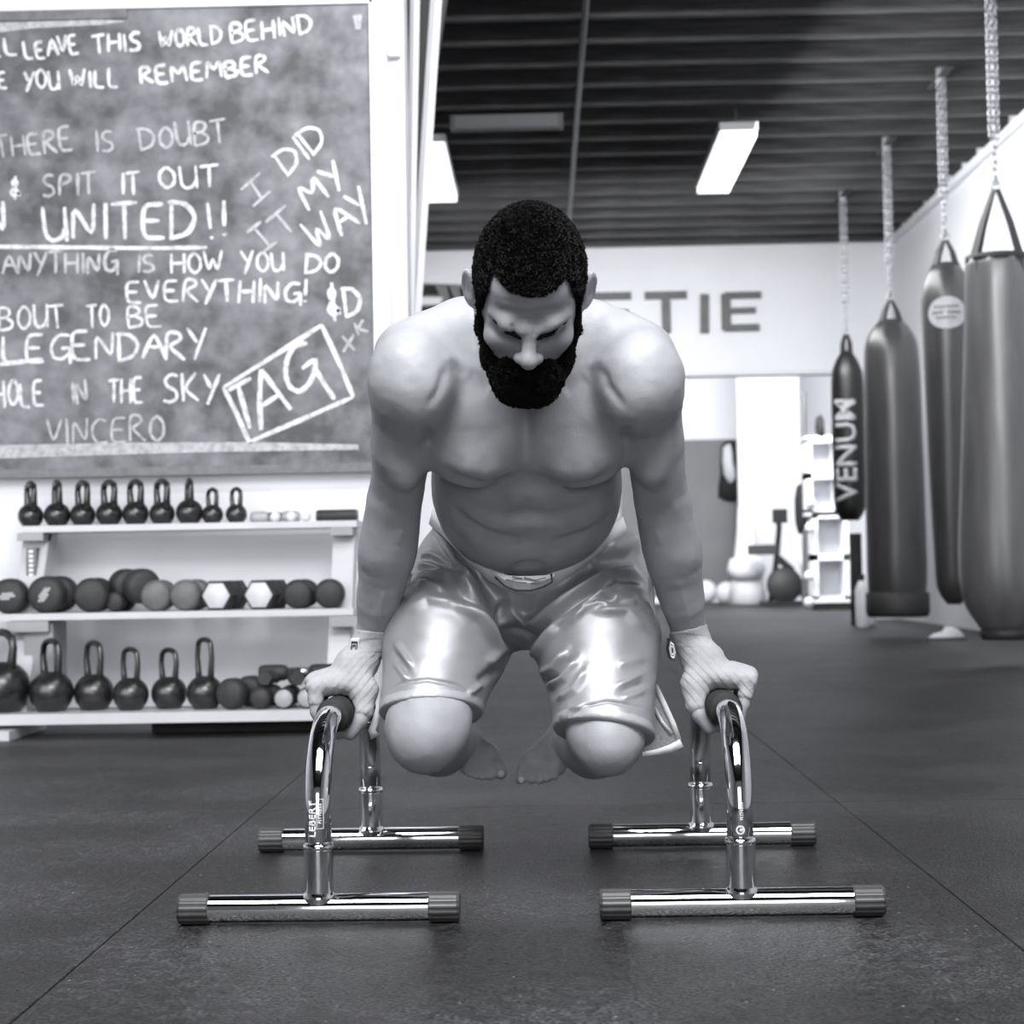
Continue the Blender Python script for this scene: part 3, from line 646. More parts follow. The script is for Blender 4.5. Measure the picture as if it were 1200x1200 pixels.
# ------------------------------------------------------------------ dumbbells
def dumbbell(x, y, z, R, L, label, group, m='rubber', face=None, sides=24, yaw=0.0, roll=0.0, mark=None, tilt=0.0, name='dumbbell'):
    t = empty(name, (x, y, z), label, 'dumbbell', group, yaw)
    Mx = Matrix.Rotation(PI/2, 4, 'X')
    w = L*0.36
    for s, nm in ((1, 'weight_head'), (-1, 'weight_head')):
        c = s*(L/2-w/2)
        if sides == 6:
            prof = [(0, -w/2), (R*0.86, -w/2), (R*1.0, -w/2+0.012), (R*1.0, w/2-0.012), (R*0.86, w/2), (0, w/2)]
        else:
            prof = [(0, -w/2), (R*0.72, -w/2), (R*0.9, -w/2+0.006), (R, -w/2+0.02), (R, w/2-0.02), (R*0.9, w/2-0.006), (R*0.72, w/2), (0, w/2)]
        M4 = Matrix.Translation((0, -c, R*(0.866 if sides == 6 else 1))) @ Matrix.Rotation(roll, 4, 'Y') @ Mx
        h = lathe(nm, prof, m, t, sides, M4, smooth=(sides != 6))
        if s == 1 and face:
            q = lathe('end_plate', [(0, 0.004), (R*0.78, 0.004), (R*0.84, 0.0), (R*0.84, -0.004)], face, h, sides, Matrix.Translation((0, -(L/2), R*(0.866 if sides == 6 else 1))) @ Matrix.Rotation(roll, 4, 'Y') @ Mx)
        if s == 1 and mark:
            bm = bmesh.new()
            ca, sa = math.cos(mark), math.sin(mark)
            for (u0, u1, v) in ((-0.6, 0.6, 0.0), (-0.35, 0.45, 0.16), (-0.45, 0.2, -0.16)):
                A = Vector((u0*R*0.8, -(L/2)-0.003, R)); cs = []
                for (uu, vv) in ((u0, v-.09), (u1, v-.09), (u1, v+.09), (u0, v+.09)):
                    cs.append(bm.verts.new((R*0.8*(uu*ca-vv*sa), -(L/2)-0.0025, R+R*0.8*(uu*sa+vv*ca))))
                bm.faces.new(cs)
            from_bm('worn_marking', bm, 'mid_pale', h)
    lathe('handle', [(0, -L*0.2), (0.015, -L*0.2), (0.018, 0), (0.015, L*0.2), (0, L*0.2)], 'chrome_dull', t, 12, Matrix.Translation((0, 0, R*(0.866 if sides == 6 else 1))) @ Mx)
    return t
Yd = YM+0.135; um = (YM+0.02)/FPX; G = 'dumbbells on the middle shelf'
for (px, rpx, lab, kw) in [
    (8, 21, 'black round dumbbell with pale marking, at the left edge of the picture', dict(mark=0.05)),
    (52, 22, 'black round dumbbell with a slanting pale marking on the middle shelf', dict(mark=0.9)),
    (101, 20.5, 'dark dumbbell with a dull worn face, left of the dumbbell lying on top', dict(yaw=0.12)),
    (178, 18.5, 'left one of two mid grey round dumbbells on the middle shelf', dict(m='grey_rubber', yaw=0.1)),
    (217, 18.5, 'right one of two mid grey round dumbbells on the middle shelf', dict(m='grey_rubber', yaw=-0.04)),
    (258, 20, 'left one of two hexagonal dumbbells with white ends', dict(sides=6, face='pale_rubber', yaw=-0.12, m='rubber')),
    (308, 20, 'right one of two hexagonal dumbbells with white ends', dict(sides=6, face='pale_rubber', yaw=-0.12, m='rubber')),
    (348, 17.5, 'black dumbbell on the middle shelf just right of the white hexagonal ends', {}),
    (385, 17.5, 'black dumbbell at the right end of the middle shelf', {})]:
    R = rpx*um; x = px_x(px, 700, YM+0.02)
    z0 = zm
    dumbbell(x, Yd, z0, R, 0.23, lab, G, **kw)
dumbbell(px_x(137, 700, YM+0.1), Yd+0.02, zm, 12*um, 0.2, 'small low dark dumbbell tucked under the one lying on top', G)
t = dumbbell(px_x(150, 690, YM+0.05), Yd-0.0, at(148, 708, YM+0.05).z, 21*um, 0.24, 'large black dumbbell lying crosswise on top of the others on the middle shelf', G, yaw=0.55)
G = 'dumbbells on the bottom shelf'; ub = (YL+0.02)/FPX
for (px, rpx, Y0, dz, lab, kw) in [
    (276, 18.5, YL+0.14, 0, 'dark dumbbell next to the tall kettlebell on the bottom shelf', dict(yaw=-0.3)),
    (306, 13, YL+0.14, 0, 'small dark dumbbell right of the larger one on the bottom shelf', dict(yaw=-0.1)),
    (331, 12.5, YL+0.14, 0, 'left one of two small silver-ended dumbbells on the bottom shelf', dict(face='mid_pale')),
    (358, 12.5, YL+0.14, 0, 'right one of two small silver-ended dumbbells, beside the wrapped hand', dict(face='mid_pale'))]:
    R = rpx*ub; dumbbell(px_x(px, 810, YL+0.02), Y0, zl+dz, R, 0.2, lab, G, **kw)
for (px, py, lab) in [(311, 797, 'left one of three tiny dark dumbbells stacked on the bottom shelf'), (341, 797, 'middle one of three tiny dark dumbbells stacked on the bottom shelf'), (364, 797, 'right one of three tiny dark dumbbells stacked on the bottom shelf')]:
    q = at(px, py+7, YL+0.05); dumbbell(q.x, YL+0.15, q.z, 8.5*ub*1.2, 0.17, lab, G, sides=6, yaw=random.uniform(-.25, .25))
# bar across the top of the small ones
q = at(345, 800, YL+0.1); t = dumbbell(q.x+0.0, YL+0.2, q.z, 10*ub, 0.26, 'dark dumbbell lying sideways behind the tiny stacked ones', G, yaw=PI/2)
# things at the right of the top shelf
u = (YT+0.05)/FPX
dumbbell(px_x(318, 606, YT+0.05), YT+0.14, zt, 7*u, 0.17, 'small pale grey dumbbell lying beside the last small kettlebell on the top shelf', 'small things on the top shelf', m='mid_pale', yaw=PI/2)
for i, (px, lab) in enumerate([(322, 'left one of three small white balls on the top shelf'), (341, 'middle one of three small white balls on the top shelf'), (358, 'right one of three small white balls, next to the dark foam roller')]):
    q = at(px, 605, YT+0.03); r = 6*u
    bm = bmesh.new(); bmesh.ops.create_uvsphere(bm, u_segments=16, v_segments=12, radius=r)
    o = from_bm('massage_ball', bm, 'offwhite', None, smooth=True); o.location = (q.x, YT+0.035, zt+r); tag(o, lab, 'ball', 'small white balls on the top shelf')
q0, q1 = at(372, 604, YT+0.09), at(418, 604, YT+0.09); r = 7*u
t = empty('foam_roller', ((q0.x+q1.x)/2, YT+0.09, zt+r), 'dark foam roller lying at the right end of the top shelf', 'roller')
hw = (q1.x-q0.x)/2
lathe('sleeve', [(0, -hw), (r*0.9, -hw), (r, -hw+0.005), (r, hw-0.005), (r*0.9, hw), (0, hw)], 'rubber', t, 20, Matrix.Rotation(PI/2, 4, 'Y'))
for s in (-1, 1): lathe('end_ring', [(r*0.5, 0), (r*0.93, 0), (r*0.93, 0.006), (r*0.5, 0.006)], 'grey_rubber', t, 20, Matrix.Translation((s*(hw+0.001)-0.003, 0, 0)) @ Matrix.Rotation(PI/2, 4, 'Y'))
# low black block built in place of the shadow under the rack
a, b = at(178, 860, YL+0.12), at(372, 845, YL+0.12)
t = box('rack_shadow_block', (a.x, YL+0.12, 0.002), (b.x, YL+0.42, zl-0.04), 'black', None, 0.006); tag(t, 'long low black block standing for the shadow under the right part of the rack', 'box')

# ================================================================== PUNCHING BAGS
def bag(px_top, py_top, py_bot, Y, x, prof_px, mbody, label, strap_px, chain=True, emblem=None):
    """prof_px: list of (half width px, pixel y) from top rim to bottom"""
    u = Y/FPX
    z_of = lambda py: at(px_top, py, Y).z
    t = empty('punching_bag', (x, Y, z_of(py_bot)), label, 'punching bag', 'punching bags hanging along the right wall')
    z0 = z_of(py_bot)
    prof = [(0.0, z_of(prof_px[0][1])-z0+0.004)]
    # smooth the profile
    ys = np.array([p[1] for p in prof_px], float); ws = np.array([p[0] for p in prof_px], float)
    yy = np.linspace(ys[0], ys[-1], 40); ww = np.interp(yy, ys, ws); ww[1:-1] = (ww[:-2]+2*ww[1:-1]+ww[2:])/4
    prof += [(w*u, z_of(y)-z0) for w, y in zip(ww, yy)]
    prof.append((0, z_of(yy[-1])-z0-0.001))
    bm = bmesh.new(); LATHE(bm, prof, 48)
    for v in bm.verts:  # soft vertical creases at the top and slight unevenness
        rr = math.hypot(v.co.x, v.co.y)
        if rr > 1e-4:
            a = math.atan2(v.co.y, v.co.x); h = (v.co.z)/(prof[0][1])
            k = 1+0.012*math.sin(a*9+1.3)*max(0, h-0.45)*2+0.012*noise.noise(Vector((v.co.x*4, v.co.y*4, v.co.z*3+Y)))
            v.co.x *= k; v.co.y *= k
    bmesh.ops.recalc_face_normals(bm, faces=bm.faces)
    from_bm('body', bm, mbody, t, smooth=True)
    wr = prof_px[0][0]*u; zr = z_of(prof_px[0][1])-z0; zs = z_of(strap_px)-z0
    lathe('rim', [(wr*0.99, -0.03), (wr*1.025, -0.03), (wr*1.025, 0.005), (wr*0.9, 0.008)], 'strap', t, 40, Matrix.Translation((0, 0, zr-0.002)))
    for k in range(4):
        a = k*PI/2+0.5
        p0 = Vector((wr*0.97*math.cos(a), wr*0.97*math.sin(a), zr-0.14)); p0b = Vector((p0.x, p0.y, zr)); p1 = Vector((0.012*math.cos(a), 0.012*math.sin(a), zs))
        bm = bmesh.new(); tn = Vector((-math.sin(a), math.cos(a), 0))
        rows = []
        for q, wd in ((p0*1.02, 0.024), (p0b*1.0, 0.024), (p0b.lerp(p1, 0.5)+Vector((math.cos(a), math.sin(a), 0))*0.01, 0.02), (p1, 0.014)):
            rows.append([bm.verts.new(q-tn*wd), bm.verts.new(q+tn*wd)])
        for r0, r1 in zip(rows, rows[1:]): bm.faces.new((r0[0], r0[1], r1[1], r1[0]))
        f = bmesh.ops.extrude_face_region(bm, geom=list(bm.faces))
        for v in [g for g in f['geom'] if isinstance(g, bmesh.types.BMVert)]: v.co += Vector((math.cos(a), math.sin(a), 0))*0.006
        bmesh.ops.recalc_face_normals(bm, faces=bm.faces)
        from_bm('strap', bm, 'strap', t)
    # swivel and chain
    bm = bmesh.new(); TUBE(bm, [(0.022*math.cos(a), 0, zs+0.02+0.026*math.sin(a)) for a in np.linspace(0, 2*PI, 13)[:-1]], 0.006, 6, closed=True); from_bm('ring', bm, 'chain', t, smooth=True)
    bm = bmesh.new(); zc = zs+0.045; top = CEIL-z0+0.02; i = 0
    while zc < top:
        ang = (i % 2)*PI/2+0.6; c, s = math.cos(ang), math.sin(ang)
        for off in (-0.016, 0.016) if (zc > zs+0.25) else (0,):
            TUBE(bm, [(off+0.014*math.cos(a)*c, 0.014*math.cos(a)*s+off*0.3, zc+0.024*math.sin(a)) for a in np.linspace(0, 2*PI, 9)[:-1]], 0.0048, 5, closed=True)
        zc += 0.038; i += 1
    o = from_bm('chain', bm, 'chain', t, smooth=True); o['kind'] = 'stuff'
    bm = bmesh.new(); TUBE(bm, [(0, 0, CEIL-z0-0.04), (0, 0, CEIL-z0+0.05)], 0.03, 10); from_bm('ceiling_hook', bm, 'chain', t)
    box('ceiling_mount', (-0.025, -0.25, CEIL-z0-0.012), (0.025, 0.25, CEIL-z0), 'black', t, 0.003)
    return t, z0, u
# bag positions follow the chain line x = 2.4
b1, z1, u1 = bag(1188, 225, 742, 8.8, at(1174, 500, 8.8).x, [(36, 300), (37, 306), (40, 380), (44, 470), (49, 560), (53, 640), (53, 680), (50, 700), (44, 718), (33, 730), (27, 733), (27, 741)], 'leather_grey',
    'largest grey vinyl heavy bag, nearest, at the right edge of the picture', 222)
lathe('base_cap', [(0, 0), (0.12, 0), (0.135, 0.03), (0.12, 0.06), (0, 0.06)], 'rubber', b1, 32, Matrix.Translation((0, 0, -0.03)))
b2, z2, u2 = bag(1115, 285, 708, 10.5, at(1113, 500, 10.5).x, [(16, 310), (24, 322), (29, 345), (28, 420), (26, 520), (23, 620), (20, 690), (14, 704), (8, 708)], 'leather_dark',
    'slim dark heavy bag with a round white emblem near its top', 282)
b3, z3, u3 = bag(1046, 355, 721, 12.2, at(1048, 540, 12.2).x, [(14, 376), (24, 386), (31, 402), (33, 440), (34, 560), (35, 660), (34, 690), (31, 706), (30, 721)], 'leather_dark',
    'wide dark grey heavy bag standing out third from the right edge', 352)
lathe('base_cap', [(0, 0), (0.2, 0), (0.215, 0.03), (0.215, 0.16), (0.19, 0.17), (0, 0.17)], 'rubber', b3, 32, Matrix.Translation((0, 0, -0.01)))
b4, z4, u4 = bag(995, 395, 610, 13.9, at(994, 500, 13.9).x, [(6, 412), (12, 420), (18, 436), (19, 460), (19, 540), (19, 585), (17, 600), (10, 610)], 'leather_black',
    'smallest black heavy bag with white vertical lettering, farthest of the row', 392)
def wrap_text(body, R, size, centre_z, ang, m, parent, vertical=True, name='lettering', squash=1.0, thick=0.002, offs=0.002):
    cu = bpy.data.curves.new('tmp', 'FONT'); cu.body = body; cu.size = size; cu.align_x = 'CENTER'; cu.align_y = 'CENTER'; cu.resolution_u = 2; cu.offset = size*0.02
    ob = bpy.data.objects.new('tmp', cu); COL.objects.link(ob); dg = bpy.context.evaluated_depsgraph_get()
    me = bpy.data.meshes.new_from_object(ob.evaluated_get(dg)); bpy.data.objects.remove(ob)
    bm = bmesh.new(); bm.from_mesh(me)
    bmesh.ops.triangulate(bm, faces=bm.faces)
    for _ in range(3):
        bmesh.ops.subdivide_edges(bm, edges=[e for e in bm.edges if e.calc_length() > R*0.3], cuts=1)
        bmesh.ops.triangulate(bm, faces=bm.faces)
    for v in bm.verts:
        x, y = v.co.x, v.co.y
        if vertical: h, s = x, -y*squash      # reads upward, rotated a quarter turn
        else: h, s = y, x*squash
        a = ang + s/R
        v.co = Vector(((R+offs)*math.cos(a), (R+offs)*math.sin(a), centre_z+h))
    f = bmesh.ops.extrude_face_region(bm, geom=list(bm.faces))
    for v in [g for g in f['geom'] if isinstance(g, bmesh.types.BMVert)]:
        n = Vector((v.co.x, v.co.y, 0)).normalized(); v.co -= n*thick
    bmesh.ops.recalc_face_normals(bm, faces=bm.faces)
    return from_bm(name, bm, m, parent)
R4 = 19*u4
wrap_text('VENUM', R4*1.005, 0.24, at(990, 528, 13.9).z-z4, -PI/2-0.3, 'mid_pale', b4, True, squash=1.0, thick=0.004, offs=0.006)
# round emblem on the slim bag
def patch(t, R, zc, ang, rw, rh, m, name, offs):
    bm = bmesh.new(); c = bm.verts.new(((R+offs)*math.cos(ang), (R+offs)*math.sin(ang), zc)); prev = None; rings = []
    for rr in (0.5, 1.0):
        rings.append([])
        for k in range(28):
            a = ang+rr*rw*math.cos(2*PI*k/28)/R; rings[-1].append(bm.verts.new(((R+offs)*math.cos(a), (R+offs)*math.sin(a), zc+rr*rh*math.sin(2*PI*k/28))))
    for k in range(28):
        bm.faces.new((c, rings[0][k], rings[0][(k+1) % 28])); bm.faces.new((rings[0][k], rings[1][k], rings[1][(k+1) % 28], rings[0][(k+1) % 28]))
    bmesh.ops.recalc_face_normals(bm, faces=bm.faces); return from_bm(name, bm, m, t)
Re = 29*u2; ze = at(1114, 370, 10.5).z-z2; ang = -PI/2-0.22
patch(b2, Re*1.02, ze, ang, 0.115, 0.095, 'mid_pale', 'emblem', 0.004)
bm = bmesh.new()
for (h, w0, w1) in ((0.03, -0.07, 0.07), (-0.005, -0.085, -0.02), (-0.005, 0.0, 0.08), (-0.035, -0.06, 0.05)):
    for k in range(6):
        f0, f1 = w0+(w1-w0)*k/6, w0+(w1-w0)*(k+0.65)/6; a0, a1 = ang+f0/Re, ang+f1/Re; Rr = Re*1.02+0.0065
        bm.faces.new([bm.verts.new((Rr*math.cos(a), Rr*math.sin(a), ze+h+d)) for a, d in ((a0, 0), (a1, 0), (a1, 0.014), (a0, 0.014))])
from_bm('emblem_marks', bm, 'pipe', b2)

# ================================================================== PARALLETTES
def parallette(xc, yn, yf, label, side):
    ZB, RB, RT = 0.0225, 0.0205, 0.0205
    t = empty('parallette_bar', (xc, yn, 0), label, 'parallettes', 'pair of chrome parallette bars')
    Lb = yf-yn; ZH = 0.291; RB2 = 0.135; HB = 0.2085
    arch = [(0, 0, 0.105)]
    for i in range(0, 13):
        a = PI-PI/2*i/12; arch.append((0, RB2+RB2*math.cos(a), ZH-RB2+RB2*math.sin(a)))
    arch.append((0, Lb/2, ZH))
    arch2 = arch + [(0, Lb-p[1], p[2]) for p in arch[-2::-1]]
    tube('handle_tube', arch2, 0.0195, 'chrome', t, 40)
    for y in (0, Lb):
        s = lathe('upright_sleeve', [(0.0215, ZB+0.008), (0.0215, 0.108), (0.0212, 0.112), (0.0195, 0.1125)], 'chrome', t, 40, Matrix.Translation((0, y, 0)))
        lathe('collar_ring', [(0.0195, 0.108), (0.0225, 0.109), (0.0228, 0.113), (0.0215, 0.117), (0.0195, 0.1175)], 'chrome', s, 40, Matrix.Translation((0, y, 0)))
        f = lathe('foot_tube', [(RB, -HB+0.002), (RB, HB-0.002)], 'chrome', t, 40, Matrix.Translation((0, y, ZB)) @ Matrix.Rotation(PI/2, 4, 'Y'))
        lathe('weld_bead', [(0.0215, 0.046), (0.0228, 0.0435), (0.0245, 0.040), (0.0245, 0.036), (0.023, 0.032)], 'chrome', f, 32, Matrix.Translation((0, y, 0)))
        for sx in (-1, 1):   # ribbed rubber end caps
            bm = bmesh.new(); n = 60; W = 0.046; rows = []
            for (xx, kk) in ((0, 0.93), (0.002, 1), (W-0.004, 1), (W, 0.9)):
                rows.append([bm.verts.new((sx*(HB-W+xx), y+(0.0228*kk-(0.0009 if (k//2) % 2 else 0))*math.cos(2*PI*k/n), ZB+(0.0228*kk-(0.0009 if (k//2) % 2 else 0))*math.sin(2*PI*k/n))) for k in range(n)])
            for a_, b_ in zip(rows, rows[1:]):
                for k in range(n): bm.faces.new((a_[k], a_[(k+1) % n], b_[(k+1) % n], b_[k]))
            bm.faces.new(rows[0][::-1]); bm.faces.new(rows[-1]); bmesh.ops.recalc_face_normals(bm, faces=bm.faces)
            from_bm('end_cap', bm, 'cap', t)
    lathe('foam_grip', [(0.0195, 0), (0.0255, 0.001), (0.027, 0.005), (0.027, Lb-0.345), (0.0255, Lb-0.341), (0.0195, Lb-0.34)], 'foam', t, 36,
          Matrix.Translation((0, 0.17, ZH)) @ Matrix.Rotation(-PI/2, 4, 'X'))
    return t
xl = at(374, 1060, 2.635).x; xrr = at(869, 1054, 2.63).x; YAWL = 0.0195
pL = parallette(xl, 2.635, 3.30, 'chrome parallette under the athlete\'s hand, left in the photo, base lettered LEBERT FITNESS', -1)
pR = parallette(xrr, 2.63, 3.29, 'chrome parallette under the athlete\'s hand, right in the photo, with a round logo sticker', 1)
pL.rotation_euler.z = -YAWL
RT = 0.0195
wrap_text('LEBERT', RT, 0.0165, 0.155, -PI/2-0.28, 'decal_white', pL, True, squash=0.9, thick=0.0004, offs=0.0006)
wrap_text('FITNESS', RT, 0.0085, 0.163, -PI/2+0.30, 'decal_white', pL, True, squash=0.9, thick=0.0004, offs=0.0006)
def decal_frame(par, R, z0, z1, a0, a1, w=0.0008):
    bm = bmesh.new(); Rr = R+0.0006
    def strip(za, zb, aa, ab):
        n = 5; rows = [[bm.verts.new((Rr*math.cos(aa+(ab-aa)*k/n), Rr*math.sin(aa+(ab-aa)*k/n), z)) for k in range(n+1)] for z in (za, zb)]
        for k in range(n): bm.faces.new((rows[0][k], rows[0][k+1], rows[1][k+1], rows[1][k]))
    da = w/R
    strip(z0, z0+w, a0, a1); strip(z1-w, z1, a0, a1); strip(z0, z1, a0, a0+da); strip(z0, z1, a1-da, a1)
    return from_bm('decal_outline', bm, 'decal_white', par)
decal_frame(pL, RT, 0.141, 0.185, -PI/2+0.02, -PI/2+0.58)
# right tube: small round logo with a vertical word
bm = bmesh.new()
for k in range(20):
    a0, a1 = 2*PI*k/20, 2*PI*(k+1)/20; Rr = RT+0.0006
    cs = []
    for (aa, r) in ((a0, 0.0042), (a1, 0.0042), (a1, 0.0066), (a0, 0.0066)):
        th = -PI/2-0.08+r*math.cos(aa)/RT; cs.append(bm.verts.new((Rr*math.cos(th), Rr*math.sin(th), 0.131+r*math.sin(aa))))
    bm.faces.new(cs)
from_bm('logo_ring', bm, 'decal_white', pR)
wrap_text('R', RT, 0.009, 0.131, -PI/2+0.05, 'decal_white', pR, True, thick=0.0004, offs=0.0006)
wrap_text('FITNESS', RT, 0.0075, 0.158, -PI/2+0.05, 'decal_white', pR, True, squash=0.9, thick=0.0004, offs=0.0006)
# ================================================================== THE ATHLETE
def A3(px, py, Y): return np.array(at(px, py, Y))
class Field:
    def __init__(s, xs, ys, zs):
        s.x, s.y, s.z = [np.asarray(a, np.float32) for a in (xs, ys, zs)]
        s.D = np.full((len(xs), len(ys), len(zs)), 0.3, np.float32)
    def loc(s, lo, hi, mg):
        sl = []
        for a, l, h in zip((s.x, s.y, s.z), lo, hi):
            i0 = max(0, np.searchsorted(a, l-mg)-1); i1 = min(len(a), np.searchsorted(a, h+mg)+1); sl.append(slice(i0, max(i1, i0)))
        return tuple(sl), s.x[sl[0]][:, None, None], s.y[sl[1]][None, :, None], s.z[sl[2]][None, None, :]
    def put(s, sl, d, k, op='u'):
        a = s.D[sl]; d = d.astype(np.float32)
        if a.size == 0: return
        if op == 'u':
            h = np.clip(0.5+0.5*(a-d)/k, 0, 1); s.D[sl] = a*(1-h)+d*h-k*h*(1-h)
        else:   # smooth subtraction
            h = np.clip(0.5-0.5*(a+d)/k, 0, 1); s.D[sl] = a*(1-h)-d*h+k*h*(1-h)
    def cone(s, a, b, ra, rb, k=0.015, op='u', flat=None):
        a, b = np.asarray(a, float), np.asarray(b, float); r = max(ra, rb); mg = k+0.02
        sl, X, Y, Z = s.loc(np.minimum(a, b)-r, np.maximum(a, b)+r, mg)
        d = b-a; L2 = max(d@d, 1e-9)
        t = np.clip(((X-a[0])*d[0]+(Y-a[1])*d[1]+(Z-a[2])*d[2])/L2, 0, 1)
        q = np.sqrt((X-a[0]-t*d[0])**2+(Y-a[1]-t*d[1])**2+(Z-a[2]-t*d[2])**2)-(ra+(rb-ra)*t)
        s.put(sl, q, k, op)
    def ell(s, c, r, k=0.015, op='u', R=None):
        c, r = np.asarray(c, float), np.asarray(r, float); m = r.max(); mg = k+0.02
        ext = np.array([m, m, m]) if R is not None else r
        sl, X, Y, Z = s.loc(c-ext, c+ext, mg)
        X, Y, Z = X-c[0], Y-c[1], Z-c[2]
        if R is not None:   # columns of R = local axes in world
            X, Y, Z = (X*R[0][0]+Y*R[1][0]+Z*R[2][0], X*R[0][1]+Y*R[1][1]+Z*R[2][1], X*R[0][2]+Y*R[1][2]+Z*R[2][2])
        k0 = np.sqrt((X/r[0])**2+(Y/r[1])**2+(Z/r[2])**2); k1 = np.sqrt((X/r[0]**2)**2+(Y/r[1]**2)**2+(Z/r[2]**2)**2)+1e-6
        s.put(sl, k0*(k0-1)/k1, k, op)
    def grid(s): return s.x[:, None, None], s.y[None, :, None], s.z[None, None, :]
    def cut(s, p, n, k=0.002):      # keep the side where (x-p).n < 0
        X, Y, Z = s.grid(); n = np.asarray(n, float)/np.linalg.norm(n)
        d = ((X-p[0])*n[0]+(Y-p[1])*n[1]+(Z-p[2])*n[2]).astype(np.float32)
        s.D = np.maximum(s.D, d)
def nets(F):
    D = F.D; ins = D < 0; nx, ny, nz = D.shape
    c = np.zeros((nx-1, ny-1, nz-1), np.int8)
    for i in (0, 1):
        for j in (0, 1):
            for k in (0, 1): c += ins[i:nx-1+i, j:ny-1+j, k:nz-1+k]
    act = np.argwhere((c > 0) & (c < 8)); idx = np.full(c.shape, -1, np.int32); idx[tuple(act.T)] = np.arange(len(act))
    S = np.zeros((len(act), 3)); N = np.zeros(len(act))
    cr = [(i, j, k) for i in (0, 1) for j in (0, 1) for k in (0, 1)]
    for a in cr:
        for ax in range(3):
            if a[ax] == 0:
                b = list(a); b[ax] = 1
                va = D[act[:, 0]+a[0], act[:, 1]+a[1], act[:, 2]+a[2]]; vb = D[act[:, 0]+b[0], act[:, 1]+b[1], act[:, 2]+b[2]]
                m = (va < 0) != (vb < 0); t = np.where(m, va/np.where(m, va-vb, 1), 0)
                p = np.tile(np.array(a, float), (len(act), 1)); p[:, ax] += t
                S += np.where(m[:, None], p, 0); N += m
    P = act+S/N[:, None]
    V = np.stack([np.interp(P[:, i], np.arange(len(g)), g) for i, g in enumerate((F.x, F.y, F.z))], 1)
    Q = []
    for ax in range(3):
        o1, o2 = [(1, 2), (2, 0), (0, 1)][ax]
        sl0 = [slice(None)]*3; sl1 = [slice(None)]*3; sl0[ax] = slice(0, -1); sl1[ax] = slice(1, None)
        a, b = ins[tuple(sl0)], ins[tuple(sl1)]
        e = np.argwhere(a != b); e = e[(e[:, o1] > 0) & (e[:, o2] > 0) & (e[:, o1] < D.shape[o1]-1) & (e[:, o2] < D.shape[o2]-1)]
        s_in = ins[tuple(e.T)]
        def g(d1, d2):
            q = e.copy(); q[:, o1] -= d1; q[:, o2] -= d2; return idx[tuple(q.T)]
        q = np.stack([g(1, 1), g(0, 1), g(0, 0), g(1, 0)], 1)
        q[~s_in] = q[~s_in][:, ::-1]; Q.append(q)
    return V, np.concatenate(Q)
def smooth(V, Q, it=2, lam=0.5):
    E = np.concatenate([Q[:, [0, 1]], Q[:, [1, 2]], Q[:, [2, 3]], Q[:, [3, 0]]]); n = len(V)
    deg = np.bincount(E[:, 0], minlength=n)+np.bincount(E[:, 1], minlength=n)
    for _ in range(it):
        W = np.stack([np.bincount(E[:, 0], V[E[:, 1], i], n)+np.bincount(E[:, 1], V[E[:, 0], i], n) for i in range(3)], 1)/np.maximum(deg, 1)[:, None]
        V = V+(W-V)*lam
    return V
def normals(V, Q):
    fn = np.cross(V[Q[:, 2]]-V[Q[:, 0]], V[Q[:, 3]]-V[Q[:, 1]]); n = np.zeros_like(V)
    for i in range(4):
        for a in range(3): n[:, a] += np.bincount(Q[:, i], fn[:, a], len(V))
    return n/np.maximum(np.linalg.norm(n, axis=1), 1e-12)[:, None]
def sculpt(V, Q, strokes, ylim=None):
    """push or pull the surface facing the camera along drawn lines. (points, sigma px, amplitude m[, (Ymin, Ymax)])"""
    N = normals(V, Q); px, py = project(V); view = np.array([0, 0, CAM_H])-V; view /= np.linalg.norm(view, axis=1)[:, None]
    face = np.clip((np.sum(N*view, 1)-0.0)*3, 0, 1); tot = np.zeros(len(V))
    for st in strokes:
        pts, sg, amp = st[:3]; d2 = np.full(len(V), 1e9); tt = np.zeros(len(V)); n = len(pts)-1
        for i in range(max(n, 1)):
            a = np.array(pts[i], float); b = np.array(pts[min(i+1, n)], float); d = b-a; L = max(d@d, 1e-6)
            t = np.clip(((px-a[0])*d[0]+(py-a[1])*d[1])/L, 0, 1); q = (px-a[0]-t*d[0])**2+(py-a[1]-t*d[1])**2
            m = q < d2; d2 = np.where(m, q, d2); tt = np.where(m, (i+t)/max(n, 1), tt)
        w = np.exp(-d2/(2*sg*sg))
        Ltot = sum(math.hypot(pts[i+1][0]-pts[i][0], pts[i+1][1]-pts[i][1]) for i in range(n)) if n > 0 else 0
        if Ltot > 5*sg: u_ = np.clip(np.minimum(tt, 1-tt)*4, 0, 1); w *= 0.15+0.85*u_*u_*(3-2*u_)
        if len(st) > 3: w *= (V[:, 1] > st[3][0]) & (V[:, 1] < st[3][1])
        tot += w*amp
    return V+N*(tot*face)[:, None]
def vnoise(P, f, seed=0):
    """cheap smooth value noise, vectorised"""
    P = P*f+seed*17.3; I = np.floor(P).astype(np.int64); f3 = P-I; f3 = f3*f3*(3-2*f3); out = 0
    def h(i, j, k):
        n = (i*374761393+j*668265263+k*2147483647+seed*1013) & 0x7fffffff; n = ((n ^ (n >> 13))*1274126177) & 0x7fffffff; return (n & 0xffff)/65535.0
    for a in (0, 1):
        for b in (0, 1):
            for c in (0, 1):
                w = (f3[:, 0] if a else 1-f3[:, 0])*(f3[:, 1] if b else 1-f3[:, 1])*(f3[:, 2] if c else 1-f3[:, 2])
                out = out+w*h(I[:, 0]+a, I[:, 1]+b, I[:, 2]+c)
    return out*2-1
